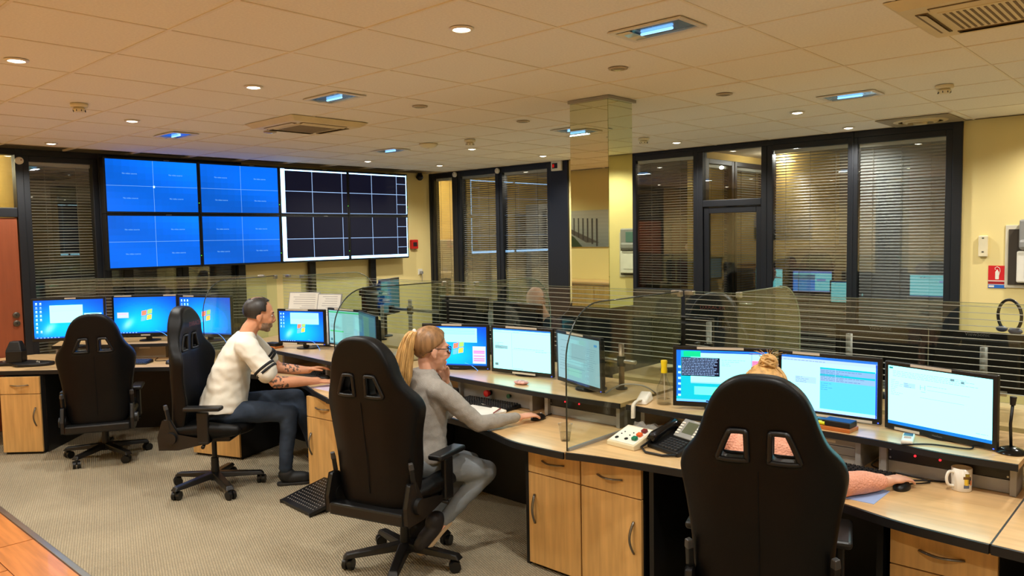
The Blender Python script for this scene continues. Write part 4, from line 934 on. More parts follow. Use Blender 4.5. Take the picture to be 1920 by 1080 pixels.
def mouse(label, loc, rz):
    t = thing('computer_mouse', label, 'mouse', loc, rz, 'black computer mice')
    mb = MB().ell((0, 0, .004), (.056, .032, .032), 20); mb.v = [(x, y, max(z, 0)) for x, y, z in mb.v]; mb.build('shell', BLACK(), t, smooth=True)
    MB().cyl((.025, -.004, .03), (.025, .004, .03), .007, n=12).build('wheel', GREY(), t)
    return t
def phone(label, loc, rz, disp=True):
    t = thing('desk_phone', label, 'phone', loc, rz, 'black desk phones')   # user side -x
    MB().add([(-.1, -.11, 0), (.09, -.11, 0), (.09, .12, 0), (-.1, .12, 0), (-.1, -.108, .022), (.08, -.108, .085), (.08, .118, .085), (-.1, .118, .022)],
             [(3, 2, 1, 0), (4, 5, 6, 7), (0, 1, 5, 4), (1, 2, 6, 5), (2, 3, 7, 6), (3, 0, 4, 7)]).build('base', BLACK(), t, bevel=.008)
    kk = MB()
    for i in range(5):
        for j in range(6):
            x = -.085+i*.017; z = .022+(x+.1)*.35
            kk.box(x-.006, x+.006, -.09+j*.022, -.074+j*.022, z, z+.007)
    kk.build('keypad', mat('phone_keys', (52, 52, 54), .5), t)['kind'] = 'stuff'
    h = MB().tube([(-.10, .09, .045), (-.075, .09, .062), (0, .09, .09), (.06, .09, .108), (.085, .09, .10)], [.022, .026, .018, .026, .02], 12).build('handset', mat('gloss_black', (14, 14, 15), .15), t, smooth=True)
    MB().tube([(-.10, .09, .04), (-.15, .1, .012), (-.18, .03, .008), (-.15, -.06, .008), (-.1, -.1, .01)], .006, 8).build('handset_cord', BLACK(), h, smooth=True)
    if disp:
        M = Mx.Translation((.045, -.035, .10)) @ Mx.Rotation(R(-42), 4, 'Y')
        d_ = MB().box(-.055, .055, -.085, .07, -.008, .006, M).build('display_panel', GREY(), t, bevel=.004)
        MB().box(-.028, .04, -.045, .03, .006, .0072, M).build('lcd', mat('lcd_green', (92, 96, 76), .2), d_)
        b = MB()
        for j in range(5):
            for y in (-.075, .042): b.box(-.04+j*.016, -.032+j*.016, y, y+.022, .006, .010, M)
        b.build('soft_keys', WHITE(), d_)
        o = link('maker_name', text_mesh('Alcatel', .012), WHITE(), t); o.matrix_local = M @ Mx.Translation((.049, -.02, .0075)) @ Mx.Rotation(R(-90), 4, 'Z')
    return t
def cable(label, pts, r=.0035, m=None):
    o = MB().tube(smooth_poly([tuple(p) for p in pts], 6, False), r, 6).build('cable', m or BLACK(), smooth=True); tag(o, label, 'cable'); return o
keyboard('keyboard in front of the woman in grey', (3.475, 3.44, ZD), R(3)); keyboard('keyboard right of the front chair', (3.475, 1.24, ZD), R(-4))
keyboard('keyboard with bluish keys at the left desk', (2.70, 7.20, ZD), R(43), (44, 62, 96)); keyboard('keyboard near the hands of the man', (3.40, 5.42, ZD), R(10))  # left desk keyboard has blue tinted keycaps
mouse('mouse under the hand of the woman in grey', (3.40, 2.945, ZD), R(-5)); mouse('mouse under the hand at the front station', (3.42, .965, ZD), R(0)); mouse('mouse alone on the left desk', (2.95, 6.87, ZD), R(55)); mouse('mouse under the hand of the man', (3.36, 5.10, ZD), R(-35))
phone('desk phone beside the front chair with grey display', (3.35, 1.985, ZD), R(-18)); phone('desk phone behind the raised arm of the woman in grey', (3.39, 3.80, ZD), R(8), False); phone('desk phone with white screen behind the arm of the man', (3.29, 5.98, ZD), R(20))
# control box with three push buttons
t = thing('control_box', 'beige sloped control box with red, orange and green buttons', 'control box', (3.28, 2.215, ZD), R(-6)); t.scale = (.9, .9, .9)
Wm = [(-.095, -.1, 0), (.095, -.1, 0), (.095, .1, 0), (-.095, .1, 0), (-.095, -.1, .028), (.095, -.1, .085), (.095, .1, .085), (-.095, .1, .028)]
MB().add(Wm, [(3, 2, 1, 0), (4, 5, 6, 7), (0, 1, 5, 4), (1, 2, 6, 5), (2, 3, 7, 6), (3, 0, 4, 7)]).build('case', mat('box_beige', (214, 200, 164), .45), t, bevel=.005)
Ms = Mx.Translation((-.095, 0, .0285)) @ Mx.Rotation(math.atan2(-.057, .19), 4, 'Y')
MB().box(.01, .185, -.09, .09, 0, .0012, Ms).build('face_plate', mat('plate_pale', (226, 222, 206), .5), t)
for x, c in ((.15, (120, 34, 30)), (.105, (226, 92, 30)), (.06, (10, 110, 76))):
    MB().box(x-.014, x+.014, -.075, -.045, .001, .02, Ms).build('push_button', mat('button_%d' % c[0], c, .35), t, bevel=.004)
for x, y in ((.045, .06), (.05, -.005)): MB().lathe([(.011, 0), (.011, .004), (0, .004)], 16, Ms @ Mx.Translation((x, y, .001))).build('dial', BLACK(), t)
for x, y in ((.09, .06), (.115, .055), (.09, -.0), (.12, -.005)): MB().lathe([(.004, 0), (.004, .004), (0, .004)], 10, Ms @ Mx.Translation((x, y, .001))).build('indicator', BLACK(), t)
# crumpled plastic bag behind the box
mb = MB().ell((0, 0, .03), (.075, .10, .03), 18); mb.v = [(x*(1+.25*random.random()), y*(1+.25*random.random()), max(.001, z*(1+.6*random.random()-.2))) for x, y, z in mb.v]
o = mb.build('plastic_bag', mat('clear_film', (220, 218, 210), .15, trans=.75), auto=20); o.location = (3.46, 2.24, ZD); tag(o, 'crumpled clear plastic bag behind the beige control box', 'bag')
# spray bottle
t = thing('spray_bottle', 'clear plastic bottle with a yellow nozzle on the shelf', 'bottle', (3.60, 2.215, ZS))
MB().lathe([(0, 0), (.036, 0), (.04, .006), (.04, .085), (.036, .1), (.02, .135), (.013, .16), (.013, .178)], 24).build('bottle_body', glass_mat('clear_plastic', (.9, .9, .88), 1.5, .06, 2.2), t, smooth=True)
MB().lathe([(0, .004), (.034, .004), (.034, .03), (0, .03)], 20).build('liquid', glass_mat('clear_liquid', (.88, .88, .84), 1.4, 0), t)
MB().lathe([(.0135, .172), (.017, .172), (.017, .19), (.015, .2), (.018, .235), (.016, .24), (0, .24)], 20).build('nozzle', mat('nozzle_yellow', (232, 200, 20), .4), t, auto=40)
MB().tube([(0, 0, .17), (.005, .0, .02)], .002, 6).build('dip_tube', WHITE(), t)
# white handset with coiled cord
t = thing('handset_unit', 'white handset lying on the shelf with a coiled cord hanging down', 'handset', (3.56, 2.33, ZS), R(20))
MB().add([(-.06, -.04, 0), (.09, -.045, 0), (.09, .035, 0), (-.06, .03, 0), (-.05, -.03, .025), (.08, -.035, .05), (.08, .025, .05), (-.05, .02, .025)], [(3, 2, 1, 0), (4, 5, 6, 7), (0, 1, 5, 4), (1, 2, 6, 5), (2, 3, 7, 6), (3, 0, 4, 7)]).build('shell', WHITE(), t, bevel=.01, seg=3)
pts = []
base = smooth_poly([(-.05, 0, .02), (-.085, .01, .022), (-.115, .02, .005), (-.125, .02, -.03), (-.127, .02, -.06)], 8, False)
for i, p in enumerate(base):
    for q in range(5): 
        a = 2*PI*q/5; pts.append((p[0]+.010*math.cos(a), p[1]+.010*math.sin(a), p[2]+.0012*q))
MB().tube(pts, .0035, 5).build('coiled_cord', mat('cord_cream', (214, 206, 186), .5), t, smooth=True)
# mug
t = thing('mug', 'white mug with a coloured cartoon print', 'mug', (3.555, .775, ZD), R(50)); t['label'] = 'white mug with a small colourful print on the front desk'
MB().lathe([(0, .002), (.034, 0), (.037, .004), (.0385, .095), (.0365, .096), (.0345, .09), (.033, .012), (0, .01)], 36).build('cup', mat('mug_white', (232, 226, 212), .2), t, smooth=True)
MB().tube(smooth_poly([(0, .036, .078), (0, .058, .08), (0, .068, .055), (0, .06, .028), (0, .036, .02)], 5, False), .006, 10).build('handle', MATS['mug_white'], t, smooth=True)
pr = MB()
for a0, a1, z0, z1, c in [(-45+(a+45)*1.5, -45+(b_+45)*1.5, z, y, c) for a, b_, z, y, c in ((-62, -30, .055, .066, (110, 80, 40)), (-55, -36, .066, .078, (150, 130, 40)), (-58, -40, .03, .055, (226, 190, 60)), (-46, -28, .035, .06, (60, 50, 40)), (-60, -38, .018, .032, (90, 100, 120)), (-34, -24, .03, .05, (214, 130, 80)))]:
    for k in range(4):
        b0, b1 = R(a0+(a1-a0)*k/4), R(a0+(a1-a0)*(k+1)/4); r_ = .0388
        pr.quad((r_*math.cos(b0), r_*math.sin(b0), z0), (r_*math.cos(b1), r_*math.sin(b1), z0), (r_*math.cos(b1), r_*math.sin(b1), z1), (r_*math.cos(b0), r_*math.sin(b0), z1), lin(c))
pm = mat('mug_print', (200, 180, 80), .4, var=0); a_ = pm.node_tree.nodes.new('ShaderNodeAttribute'); a_.attribute_name = 'Col'; pm.node_tree.links.new(a_.outputs['Color'], pm.node_tree.nodes['Principled BSDF'].inputs['Base Color'])
po = pr.build('print', pm, t); po.rotation_euler = (0, 0, R(222))
# plastic cup
t = thing('plastic_cup', 'clear plastic cup with water beside the glass divider', 'cup', (3.13, 2.525, ZD))
MB().lathe([(0, .001), (.024, 0), (.025, .003), (.036, .088), (.038, .09), (.0355, .088), (.024, .004)], 28).build('cup_wall', glass_mat('cup_clear', (.93, .93, .9), 1.5, .05, 2), t, smooth=True)
MB().lathe([(0, .004), (.0245, .004), (.029, .045), (0, .045)], 24).build('water', glass_mat('water_clear', (.95, .95, .92), 1.33, 0), t, smooth=True)
t = thing('paper_cup', 'white paper cup with red and blue pattern beside the chair of the woman', 'cup', (3.17, 4.22, ZD))
MB().lathe([(0, 0), (.026, 0), (.034, .095), (.0365, .097), (.033, .095), (.025, .004)], 24).build('cup_wall', WHITE(), t, smooth=True)
MB().lathe([(.0285, .022), (.0325, .062)], 24).build('printed_band', mat('cup_blue', (70, 80, 140), .5, var=.4, vs=40), t); MB().lathe([(.0272, .012), (.0284, .022)], 24).build('printed_band', mat('cup_red', (180, 50, 50), .5), t)
# remote, microphone, trays, papers
t = thing('remote_control', 'white handheld remote on the shelf under the rightmost monitor', 'remote', (3.62, 1.0, ZS), R(12))
MB().box(-.075, .075, -.024, .024, 0, .018).build('case', WHITE(), t, bevel=.006); MB().box(.012, .065, -.018, .018, .018, .0188).build('screen', mat('lcd_dark', (60, 62, 58), .2), t); MB().box(-.03, -.0, -.014, .014, .018, .0195).build('button', mat('button_orange', (190, 120, 90), .4), t)
t = thing('desk_microphone', 'black gooseneck microphone with round base at the right', 'microphone', (3.675, .625, ZS))
MB().lathe([(0, 0), (.05, 0), (.055, .005), (.045, .018), (.018, .028), (0, .028)], 32).build('base', mat('gloss_black', (14, 14, 15), .15), t, auto=40); MB().tube([(0, 0, .02), (.0, .004, .12), (0, -.002, .2)], .006, 8).build('stem', BLACK(), t, smooth=True); MB().cyl((0, -.002, .2), (0, -.004, .235), .010, .013).build('capsule', BLACK(), t)
def tray(label, loc, rz, pen=True):
    t = thing('pen_tray', label, 'tray', loc, rz, 'wooden trays with black boxes')
    MB().box(-.05, .05, -.1, .1, 0, .018).build('wooden_tray', wood_mat('tray_wood', (186, 104, 44), .4, 'y'), t, bevel=.003)
    MB().box(-.04, .045, -.095, .035, .018, .045).box(-.0, .045, .035, .09, .018, .035).build('black_box', BLACK(), t, bevel=.004)
    if pen: MB().cyl((-.035, .095, .028), (-.035, .02, .028), .009).build('highlighter', BLACK(), t, smooth=True); MB().cyl((-.0352, .05, .028), (-.0352, .02, .028), .0097).build('pen_cap', mat('pen_yellow', (214, 220, 30), .4), t)
tray('wooden tray with yellow capped pen below the middle front monitor', (3.635, 1.33, ZS), R(-3)); tray('wooden tray with black boxes beside the face of the man', (3.46, 6.02, ZS), R(12), False)
t = thing('notepad', 'white spiral notepad under the forearm of the woman', 'notepad', (3.32, 3.37, ZD), R(-8))
for k in range(3): MB().box(-.105+k*.004, .105, -.15, .15-k*.006, k*.004, k*.004+.0035).build('sheet', mat('paper', (232, 228, 218), .7), t)
MB().box(.096, .108, -.155, .15, .0, .02).build('spine', WHITE(), t, bevel=.005); MB().tube([(.0, -.16, .018), (.1, -.1, .02)], .004, 8).build('pen', mat('pen_red', (150, 90, 84), .4), t)
o = MB().box(-.1, .1, -.14, .14, 0, .002).build('paper_sheet', mat('paper_blue', (150, 170, 214), .7)); o.location = (3.25, 1.13, ZD); tag(o, 'blue tinted paper under the pink sleeve', 'paper')
o = MB().box(-.09, .09, -.13, .13, 0, .002).build('paper_sheet', mat('paper_lilac', (206, 192, 214), .7)); o.location = (3.20, 4.75, ZD); tag(o, 'pale lilac paper on the desk near the hands of the man', 'paper')
mb = MB().ell((0, 0, .012), (.035, .055, .014), 12); mb.v = [(x*(1+.2*random.random()), y, max(0, z)) for x, y, z in mb.v]
o = mb.build('snack_packet', mat('packet_red', (204, 150, 138), .5, var=.5, vs=45), auto=25); o.location = (3.55, 3.21, ZS); tag(o, 'small crumpled red and white packet on the shelf', 'packet')
# rack panels under the shelves
def rack(label, x, y0, y1, kind):
    t = thing('rack_panel', label, 'rack panel', (x, (y0+y1)/2, ZD), 0, 'rack panels below the shelves'); hw = (y1-y0)/2
    for s in (-1, 1): MB().box(-.03, .1, s*hw-.012, s*hw+.012, .0, .122).build('rack_ear', GREY(), t, bevel=.002)
    MB().box(.01, .25, -hw+.012, hw-.012, .002, .12).build('chassis', BLACK(), t)
    if kind == 'grey':
        MB().box(-.004, .01, -hw+.013, hw-.013, .004, .12).build('front_plate', GREY(), t, bevel=.001)
    elif kind == 'lines':
        for k in range(3): MB().box(-.004, .01, -hw+.013, hw-.013, .003+k*.04, .04+k*.04).build('front_plate', GREY(), t, bevel=.001)
        MB().box(-.006, -.003, -hw*.4, hw*.5, .093, .105).build('paper_label', WHITE(), t)
    else:
        MB().box(-.008, .01, -hw+.013, hw-.013, .06, .12).build('front_unit', mat('unit_black', (22, 21, 21), .35), t, bevel=.002)
        MB().box(-.004, .01, -hw+.013, hw-.013, .003, .057).build('front_plate', GREY(), t, bevel=.001)
        for y in (.25, .05): MB().lathe([(.005, 0), (.005, .004), (0, .004)], 10, Mx.Translation((-.008, y*hw*2-.0, .095)) @ Mx.Rotation(R(-90), 4, 'Y')).build('red_led', emit('red_led', (255, 40, 50), 2.2), t)
        for y in (-.42, -.3, -.15): MB().box(-.0095, -.008, y*2*hw-.02, y*2*hw+.02, .085, .1).build('switch', BLACK(), t)
        for s in (-1, 1):
            for z in (.072, .108): MB().lathe([(.005, 0), (.004, .003), (0, .003)], 8, Mx.Translation((-.008, s*(hw-.022), z)) @ Mx.Rotation(R(-90), 4, 'Y')).build('screw', CHROME(), t)
    return t
t = rack('grey panel with red and green buttons behind the keyboard of the woman', 3.565, 3.12, 3.76, 'grey')
def mushroom(t, y, r_, c, h=.03):
    M = Mx.Translation((-.004, y, .065)) @ Mx.Rotation(R(-90), 4, 'Y')
    b = MB().lathe([(r_*.6, 0), (r_*.6, h*.5), (r_, h*.55), (r_, h*.9), (r_*.7, h), (0, h)], 20, M).build('push_button', mat('push_%d' % c[0], c, .4), t, auto=40); MB().lathe([(r_*.75, 0), (r_*.75, h*.3), (r_*.6, h*.3)], 20, M).build('collar', BLACK(), b)
mushroom(t, .05, .022, (206, 30, 26), .05); mushroom(t, -.12, .014, (40, 100, 70), .02)
rack('black rack unit with red lights beside the glass divider', 3.545, 2.46, 2.98, 'black')
rack('grey stacked rack plates behind the front keyboard', 3.62, 1.20, 1.56, 'lines'); rack('black rack unit with red lights behind the mug', 3.62, .60, 1.09, 'black')
t = rack('grey panel with red button near the hand of the man', 3.46, 4.62, 5.16, 'grey'); mushroom(t, -.02, .022, (206, 30, 26), .05)
t = thing('rack_panel', 'grey panel under the left monitors beside the keyboard', 'rack panel', (2.93, 7.45, ZD), R(45)); MB().box(-.01, .2, -.24, .24, .002, .118).build('front_plate', mat('panel_taupe', (164, 152, 132), .5), t, bevel=.002); MB().box(-.013, -.01, .05, .17, .05, .062).box(-.013, -.01, -.1, .0, .088, .1).build('paper_label', WHITE(), t)
# black pedestal at the far left
t = thing('pedestal_stand', 'black pedestal foot on the left end of the desk', 'stand', (2.08, 7.93, ZD), R(-40)); t.scale = (1.35, 1.35, 1.35)
MB().prism(smooth_poly([(-.2, -.06), (-.05, -.05), (.04, -.13), (.2, -.1), (.22, -.02), (.08, .05), (-.06, .1), (-.2, .04)], 5), 0, .022).build('foot_plate', BLACK(), t, bevel=.006)
MB().box(-.07, .03, -.05, .03, .02, .10).add([(-.07, -.05, .1), (.03, -.05, .1), (.03, .03, .1), (-.07, .03, .1), (-.05, -.03, .16), (.01, -.03, .16), (.01, .02, .16), (-.05, .02, .16)], [(4, 5, 6, 7), (0, 1, 5, 4), (1, 2, 6, 5), (2, 3, 7, 6), (3, 0, 4, 7)]).build('column', BLACK(), t, bevel=.006)
for x, y in ((-.14, .0), (-.11, .01), (.12, -.04), (.14, -.06)): MB().lathe([(.008, .022), (.006, .028), (0, .028)], 10, Mx.Translation((x, y, 0))).build('screw', CHROME(), t)
o = MB().tube(smooth_poly([(0, 0, .006), (.05, .03, .012), (.09, .0, .006), (.04, -.03, .006)], 5, True), .006, 8, True).build('headset_loop', BLACK(), smooth=True); o.location = (2.25, 7.38, ZD); o.rotation_euler = (0, 0, R(-45)); tag(o, 'small black cable loop on the left desk edge', 'cable')
# document holders behind the monitor of the man
for lb, y, s in (('left document holder with papers above the monitor of the man', 6.12, .30), ('right document holder with papers above the monitor of the man', 5.72, .22)):
    t = thing('document_holder', lb, 'document holder', (3.80, y, ZS), R(25), 'document holders')
    M = Mx.Rotation(R(14), 4, 'Y')
    MB().box(0, .012, -s/2-.01, s/2+.01, .0, .46, M).build('board', GREY(), t, bevel=.004); MB().box(-.003, .0, -s/2, s/2, .02, .45, M).build('paper', mat('paper', (232, 228, 218), .7), t)
    ln = MB()
    for k in range(9): ln.box(-.0036, -.003, -s/2+.03, -s/2+.03+random.uniform(.4, .8)*s, .43-k*.02, .4325-k*.02, M)
    ln.build('printed_lines', mat('ink', (90, 80, 90), .7), t); MB().box(-.03, .1, -s/2, s/2, 0, .012).build('foot', BLACK(), t)
# monitor arms on poles
def pole(label, loc, h, arms, m):
    t = thing('pole_mount', label, 'mounting pole', loc, 0, 'monitor mounting poles')
    MB().cyl((0, 0, 0), (0, 0, h), .017, n=16).build('pole', m, t, smooth=True); MB().lathe([(0, 0), (.035, 0), (.035, .01), (0, .01)], 20).build('foot', NYL(), t)
    for (a, b, z) in arms:
        MB().cyl((0, a, z), (0, b, z), .013).build('arm', CHROME(), t, smooth=True); MB().cyl((0, 0, z-.03), (0, 0, z+.03), .027).build('clamp', BLACK(), t, auto=40); MB().cb((0, b, z), (.05, .02, .06)).build('end_bracket', NYL(), t, bevel=.004)
PM = CHROME(); PW_ = mat('pole_bronze', (136, 116, 92), .35, .6)
pole('bronze mounting pole with cables beside the glass divider', (3.80, 2.63, ZS), .27, [(-.1, .16, .17)], PW_)
pole('grey mounting pole with long arm left of the woman', (4.22, 5.07, ZS), .40, [(-.35, .25, .31)], GREY())
pole('grey mounting pole behind the glass near the video wall', (4.35, 5.62, ZS), .42, [(-.1, .25, .36), (-.1, .3, .42)], GREY())
pole('slim pole behind the glass right of the pillar', (4.25, 2.30, ZS), .38, [(-.05, .08, .22)], GREY()); pole('slim pole behind the left of two monitor backs', (4.33, 1.50, ZS), .36, [(-.15, .05, .16)], GREY()); pole('slim pole behind the right of two monitor backs', (4.33, .86, ZS), .34, [(-.1, .25, .12)], GREY()); pole('slim pole in front of the bald man', (4.35, 4.25, ZS), .33, [(-.25, .1, .16)], GREY())
t = thing('headset', 'black headset standing on a monitor behind the glass at the right', 'headset', (4.58, .80, 1.265), R(-40))
MB().tube([(0, .078*math.cos(R(a)), .085+.082*math.sin(R(a))) for a in range(-50, 231, 12)], .0075, 8).build('headband', BLACK(), t, smooth=True); MB().ell((0, -.04, .012), (.025, .04, .018), 14).build('ear_pad', mat('pad_blue', (70, 76, 100), .5), t, smooth=True); MB().ell((0, .05, .014), (.024, .03, .016), 14).build('ear_pad', mat('pad_blue', (70, 76, 100), .5), t, smooth=True)
# foot rest
t = thing('footrest', 'black tilted footrest with grey dots on the carpet', 'footrest', (2.90, 4.50, 0), R(-4))
M = Mx.Translation((0, 0, .055)) @ Mx.Rotation(R(-13), 4, 'Y')
MB().prism(smooth_poly([(-.16, -.2), (.15, -.2), (.17, -.18), (.17, .18), (.15, .2), (-.16, .2), (-.18, .17), (-.18, -.17)], 3), -.012, .012, M).build('platform', BLACK(), t, bevel=.006)
dt = MB()
for i in range(11):
    for j in range(14): dt.lathe([(.0055, 0), (.004, .003), (0, .003)], 6, M @ Mx.Translation((-.14+i*.028, -.17+j*.026, .012)))
dt.build('studs', mat('stud_grey', (120, 118, 114), .6), t)['kind'] = 'stuff'
for s in (-1, 1): MB().add([(.02, s*.19-.01, 0), (.16, s*.19-.01, 0), (.16, s*.19-.01, .08), (.02, s*.19-.01, .04), (.02, s*.19+.01, 0), (.16, s*.19+.01, 0), (.16, s*.19+.01, .08), (.02, s*.19+.01, .04)], [(3, 2, 1, 0), (4, 5, 6, 7), (0, 1, 5, 4), (1, 2, 6, 5), (2, 3, 7, 6), (3, 0, 4, 7)]).build('foot_support', BLACK(), t)
# cables
cable('mouse cable on the desk of the woman in grey', [(3.44, 2.93, ZD+.01), (3.56, 2.96, ZD+.004), (3.6, 2.86, ZD+.004), (3.63, 2.99, ZD+.004), (3.75, 3.02, ZD+.004)])
cable('mouse cable on the front desk', [(3.46, .95, ZD+.012), (3.58, .9, ZD+.004), (3.62, 1.06, ZD+.004), (3.66, 1.16, ZD+.004), (3.78, 1.17, ZD+.004)])
cable('cable running behind the mug', [(3.5, 1.02, ZD+.004), (3.57, .93, ZD+.004), (3.62, .84, ZD+.004), (3.66, .74, ZD+.004)])
cable('cable drooping below the rightmost monitor', [(3.72, .78, ZS+.006), (3.62, .76, ZS+.006), (3.6, .9, ZS+.005), (3.54, .98, ZS+.004), (3.52, 1.0, ZS+.003)])
cable('cable loop on the shelf beside the bronze pole', [(3.62, 2.62, ZS+.005), (3.7, 2.56, ZS+.05), (3.75, 2.45, ZS+.05), (3.78, 2.38, ZS+.01)], .004, GREY())
cable('mouse cable on the left desk', [(2.99, 6.92, ZD+.008), (3.0, 7.02, ZD+.004), (2.93, 7.12, ZD+.004), (3.02, 7.28, ZD+.004)])
# ================================================================== PEOPLE
from mathutils import noise as NZ
def skin_mat(name, rgb): 
    m = mat(name, rgb, .5, var=.08, vs=14, bump=.06, bs=300, spec=.35); b = m.node_tree.nodes['Principled BSDF']
    b.inputs['Subsurface Weight'].default_value = .08; b.inputs['Subsurface Radius'].default_value = (.01, .004, .002); return m
def head(mb, M, f=1.0, fem=False):
    E = lambda c, r: mb.ell(c, tuple(x*f for x in r), 18, M)
    E((-.014, 0, .03), (.098, .076, .088)); E((.012, 0, .0), (.08, .07, .088)); E((.03, 0, -.03), (.064, .059, .082))
    E((.032, 0, -.07), (.052, .052 if not fem else .046, .042)); E((.062, 0, -.1), (.026, .026 if not fem else .02, .018)); E((.07, 0, .03), (.026, .05, .016))
    E((.06, .034, -.03), (.03, .022, .03)); E((.06, -.034, -.03), (.03, .022, .03)); E((.088, 0, -.064), (.012, .024, .008)); E((.087, 0, -.076), (.011, .02, .007))
    for a, b in (((.088, 0, .018, .008), (.108, 0, -.022, .011)), ((.108, 0, -.022, .011), (.098, 0, -.036, .012))):
        mb.tube([M @ V(a[:3]), M @ V(b[:3])], [a[3], b[3]], 10); mb.ell(tuple(M @ V(b[:3])), b[3], 10)
    E((.094, .012, -.036), (.01, .007, .007)); E((.094, -.012, -.036), (.01, .007, .007))
    for s in (-1, 1): E((-.012, s*.077, -.008), (.021, .010, .033)); E((-.006, s*.078, -.034), (.012, .008, .012))
def eyes(o, M, brow):
    for s in (-1, 1):
        e = MB().ell((.0745, s*.031, .008), (.012, .014, .007), 14, M).build('eye', mat('eye_white', (226, 220, 212), .2), o, smooth=True)
        MB().ell((.0848, s*.031, .008), (.003, .006, .006), 10, M).build('iris', mat('iris_dark', (50, 40, 34), .2), e, smooth=True)
        MB().tube([M @ V((.088, s*.014, .028)), M @ V((.089, s*.032, .034)), M @ V((.076, s*.05, .029))], [.003, .004, .002], 6).build('eyebrow', brow, o, smooth=True)
def hand(mb, wr, d, n, side, curl=.35, k=1.0, spread=1.0):
    """wr wrist, d finger direction, n back-of-hand normal, side +1 when the thumb lies towards d x n"""
    wr, d, n = V(wr), V(d).normalized(), V(n); n = (n-d*n.dot(d)).normalized(); s = d.cross(n)*side
    rot = Mx((d, s, n)).transposed()
    mb.ell(wr+d*.05*k, (.052*k, .039*k, .015*k), 14, rot=rot); mb.ell(wr+d*.02*k, (.035*k, .028*k, .017*k), 14, rot=rot); mb.ell(wr+d*.03*k+s*.022*k-n*.006*k, (.034*k, .018*k, .014*k), 12, rot=rot)
    for off, L in ((.029, .07), (.0095, .079), (-.0105, .073), (-.029, .057)):
        p = wr+d*(.088-abs(off)*.25)*k+s*off*k; a = curl*.6; q = [(*p, .0088*k)]
        for j, seg in enumerate((.44, .31, .25)):
            dr = (d*math.cos(a)-n*math.sin(a)+s*off*2.2*spread).normalized(); p = p+dr*L*seg*k; q.append((*p, (.0082, .0076, .0066)[j]*k)); a += curl
        mb.chain(q, 10)
    p = wr+d*.022*k+s*.03*k-n*.004*k
    q = [(*p, .0125*k)]; p = p+(d*.75+s*.62-n*.25).normalized()*.042*k; q.append((*p, .0105*k)); p = p+(d*.95+s*.2-n*.3).normalized()*.032*k; q.append((*p, .009*k)); p = p+(d*1-n*.3).normalized()*.022*k; q.append((*p, .0075*k))
    mb.chain(q, 10)
def fold(me, amp, sc, seed=0):
    co = [v.co.copy() for v in me.vertices]; no = [v.normal.copy() for v in me.vertices]; out = []
    for p, n in zip(co, no):
        c = p*sc+V((seed, 0, 0)); out.extend(p+n*((NZ.noise(c)*.7+NZ.noise(V((c.x*2.3, c.y*2.3, c.z*3.1)))*.45)*amp))
    me.vertices.foreach_set('co', out); me.update(); return me
def shell(M, c, r, keep, n=48, disp=.003, seed=0, freq=(60, 60, 25)):
    mb = MB().ell((0, 0, 0), 1, n)
    vs = [V(v) for v in mb.v]; fs = [f for f in mb.f if keep(sum((vs[i] for i in f), V())/len(f))]
    used = sorted({i for f in fs for i in f}); ix = {v: k for k, v in enumerate(used)}
    o = MB()
    o.add([M @ V((c[0]+vs[i].x*r[0]*(1+disp*8*NZ.noise(V((vs[i].x*freq[0]*.1, vs[i].y*freq[1]*.1, vs[i].z*freq[2]*.1+seed)))), c[1]+vs[i].y*r[1], c[2]+vs[i].z*r[2])) for i in used], [tuple(ix[i] for i in f) for f in fs])
    me = o.mesh(smooth=True)
    return baked(me, [('SOLIDIFY', dict(thickness=.012, offset=0)), ('SMOOTH', dict(factor=.5, iterations=2))])
def hmat(name, rgb): return mat(name, rgb, .45, var=.35, vs=60, bump=.3, bs=120, stretch=(1, 1, .12), spec=.5)
def person(label, loc, rz, mb, sm, vox=.0055, regions=()):
    me = remesh(mb, vox, 3, .45)
    o = link('person', me, sm); o.location = loc; o.rotation_euler = (0, 0, rz); tag(o, label, 'person')
    for k, (m, fn) in enumerate(regions):
        me.materials.append(m)
        for p in me.polygons:
            if fn(p.center): p.material_index = k+1
    return o
def cloth(o, name, mb, m, vox=.009, amp=.005, sc=9, it=4, seed=0):
    me = fold(remesh(mb, vox, it, .5), amp, sc, seed)
    for p in me.polygons: p.use_smooth = True
    return link(name, me, m, o)
def shoe(o, M, m, sole):
    mb = MB().ell((.06, 0, .045), (.12, .045, .045), 18, M).ell((-.005, 0, .07), (.062, .045, .055), 16, M).ell((.11, 0, .03), (.07, .042, .03), 16, M)
    s_ = link('shoe', remesh(mb, .008, 3), m, o)
    MB().prism(smooth_poly([(-.065, -.03), (.02, -.036), (.12, -.044), (.175, -.02), (.175, .02), (.12, .044), (.02, .036), (-.065, .03)], 4), -.004, .016, M).build('sole', sole, s_, bevel=.004)
    for k in range(4): MB().tube([M @ V((.05+k*.02, -.025, .075-k*.006)), M @ V((.055+k*.02, .025, .075-k*.006))], .003, 6).build('lace', sole if False else m, s_)
DENIM = lambda: mat('dark_denim', (48, 57, 71), .85, var=.35, vs=7, bump=.2, bs=300, spec=.2)
LDENIM = lambda: mat('grey_denim', (128, 134, 138), .85, var=.2, vs=8, bump=.2, bs=300, spec=.2)

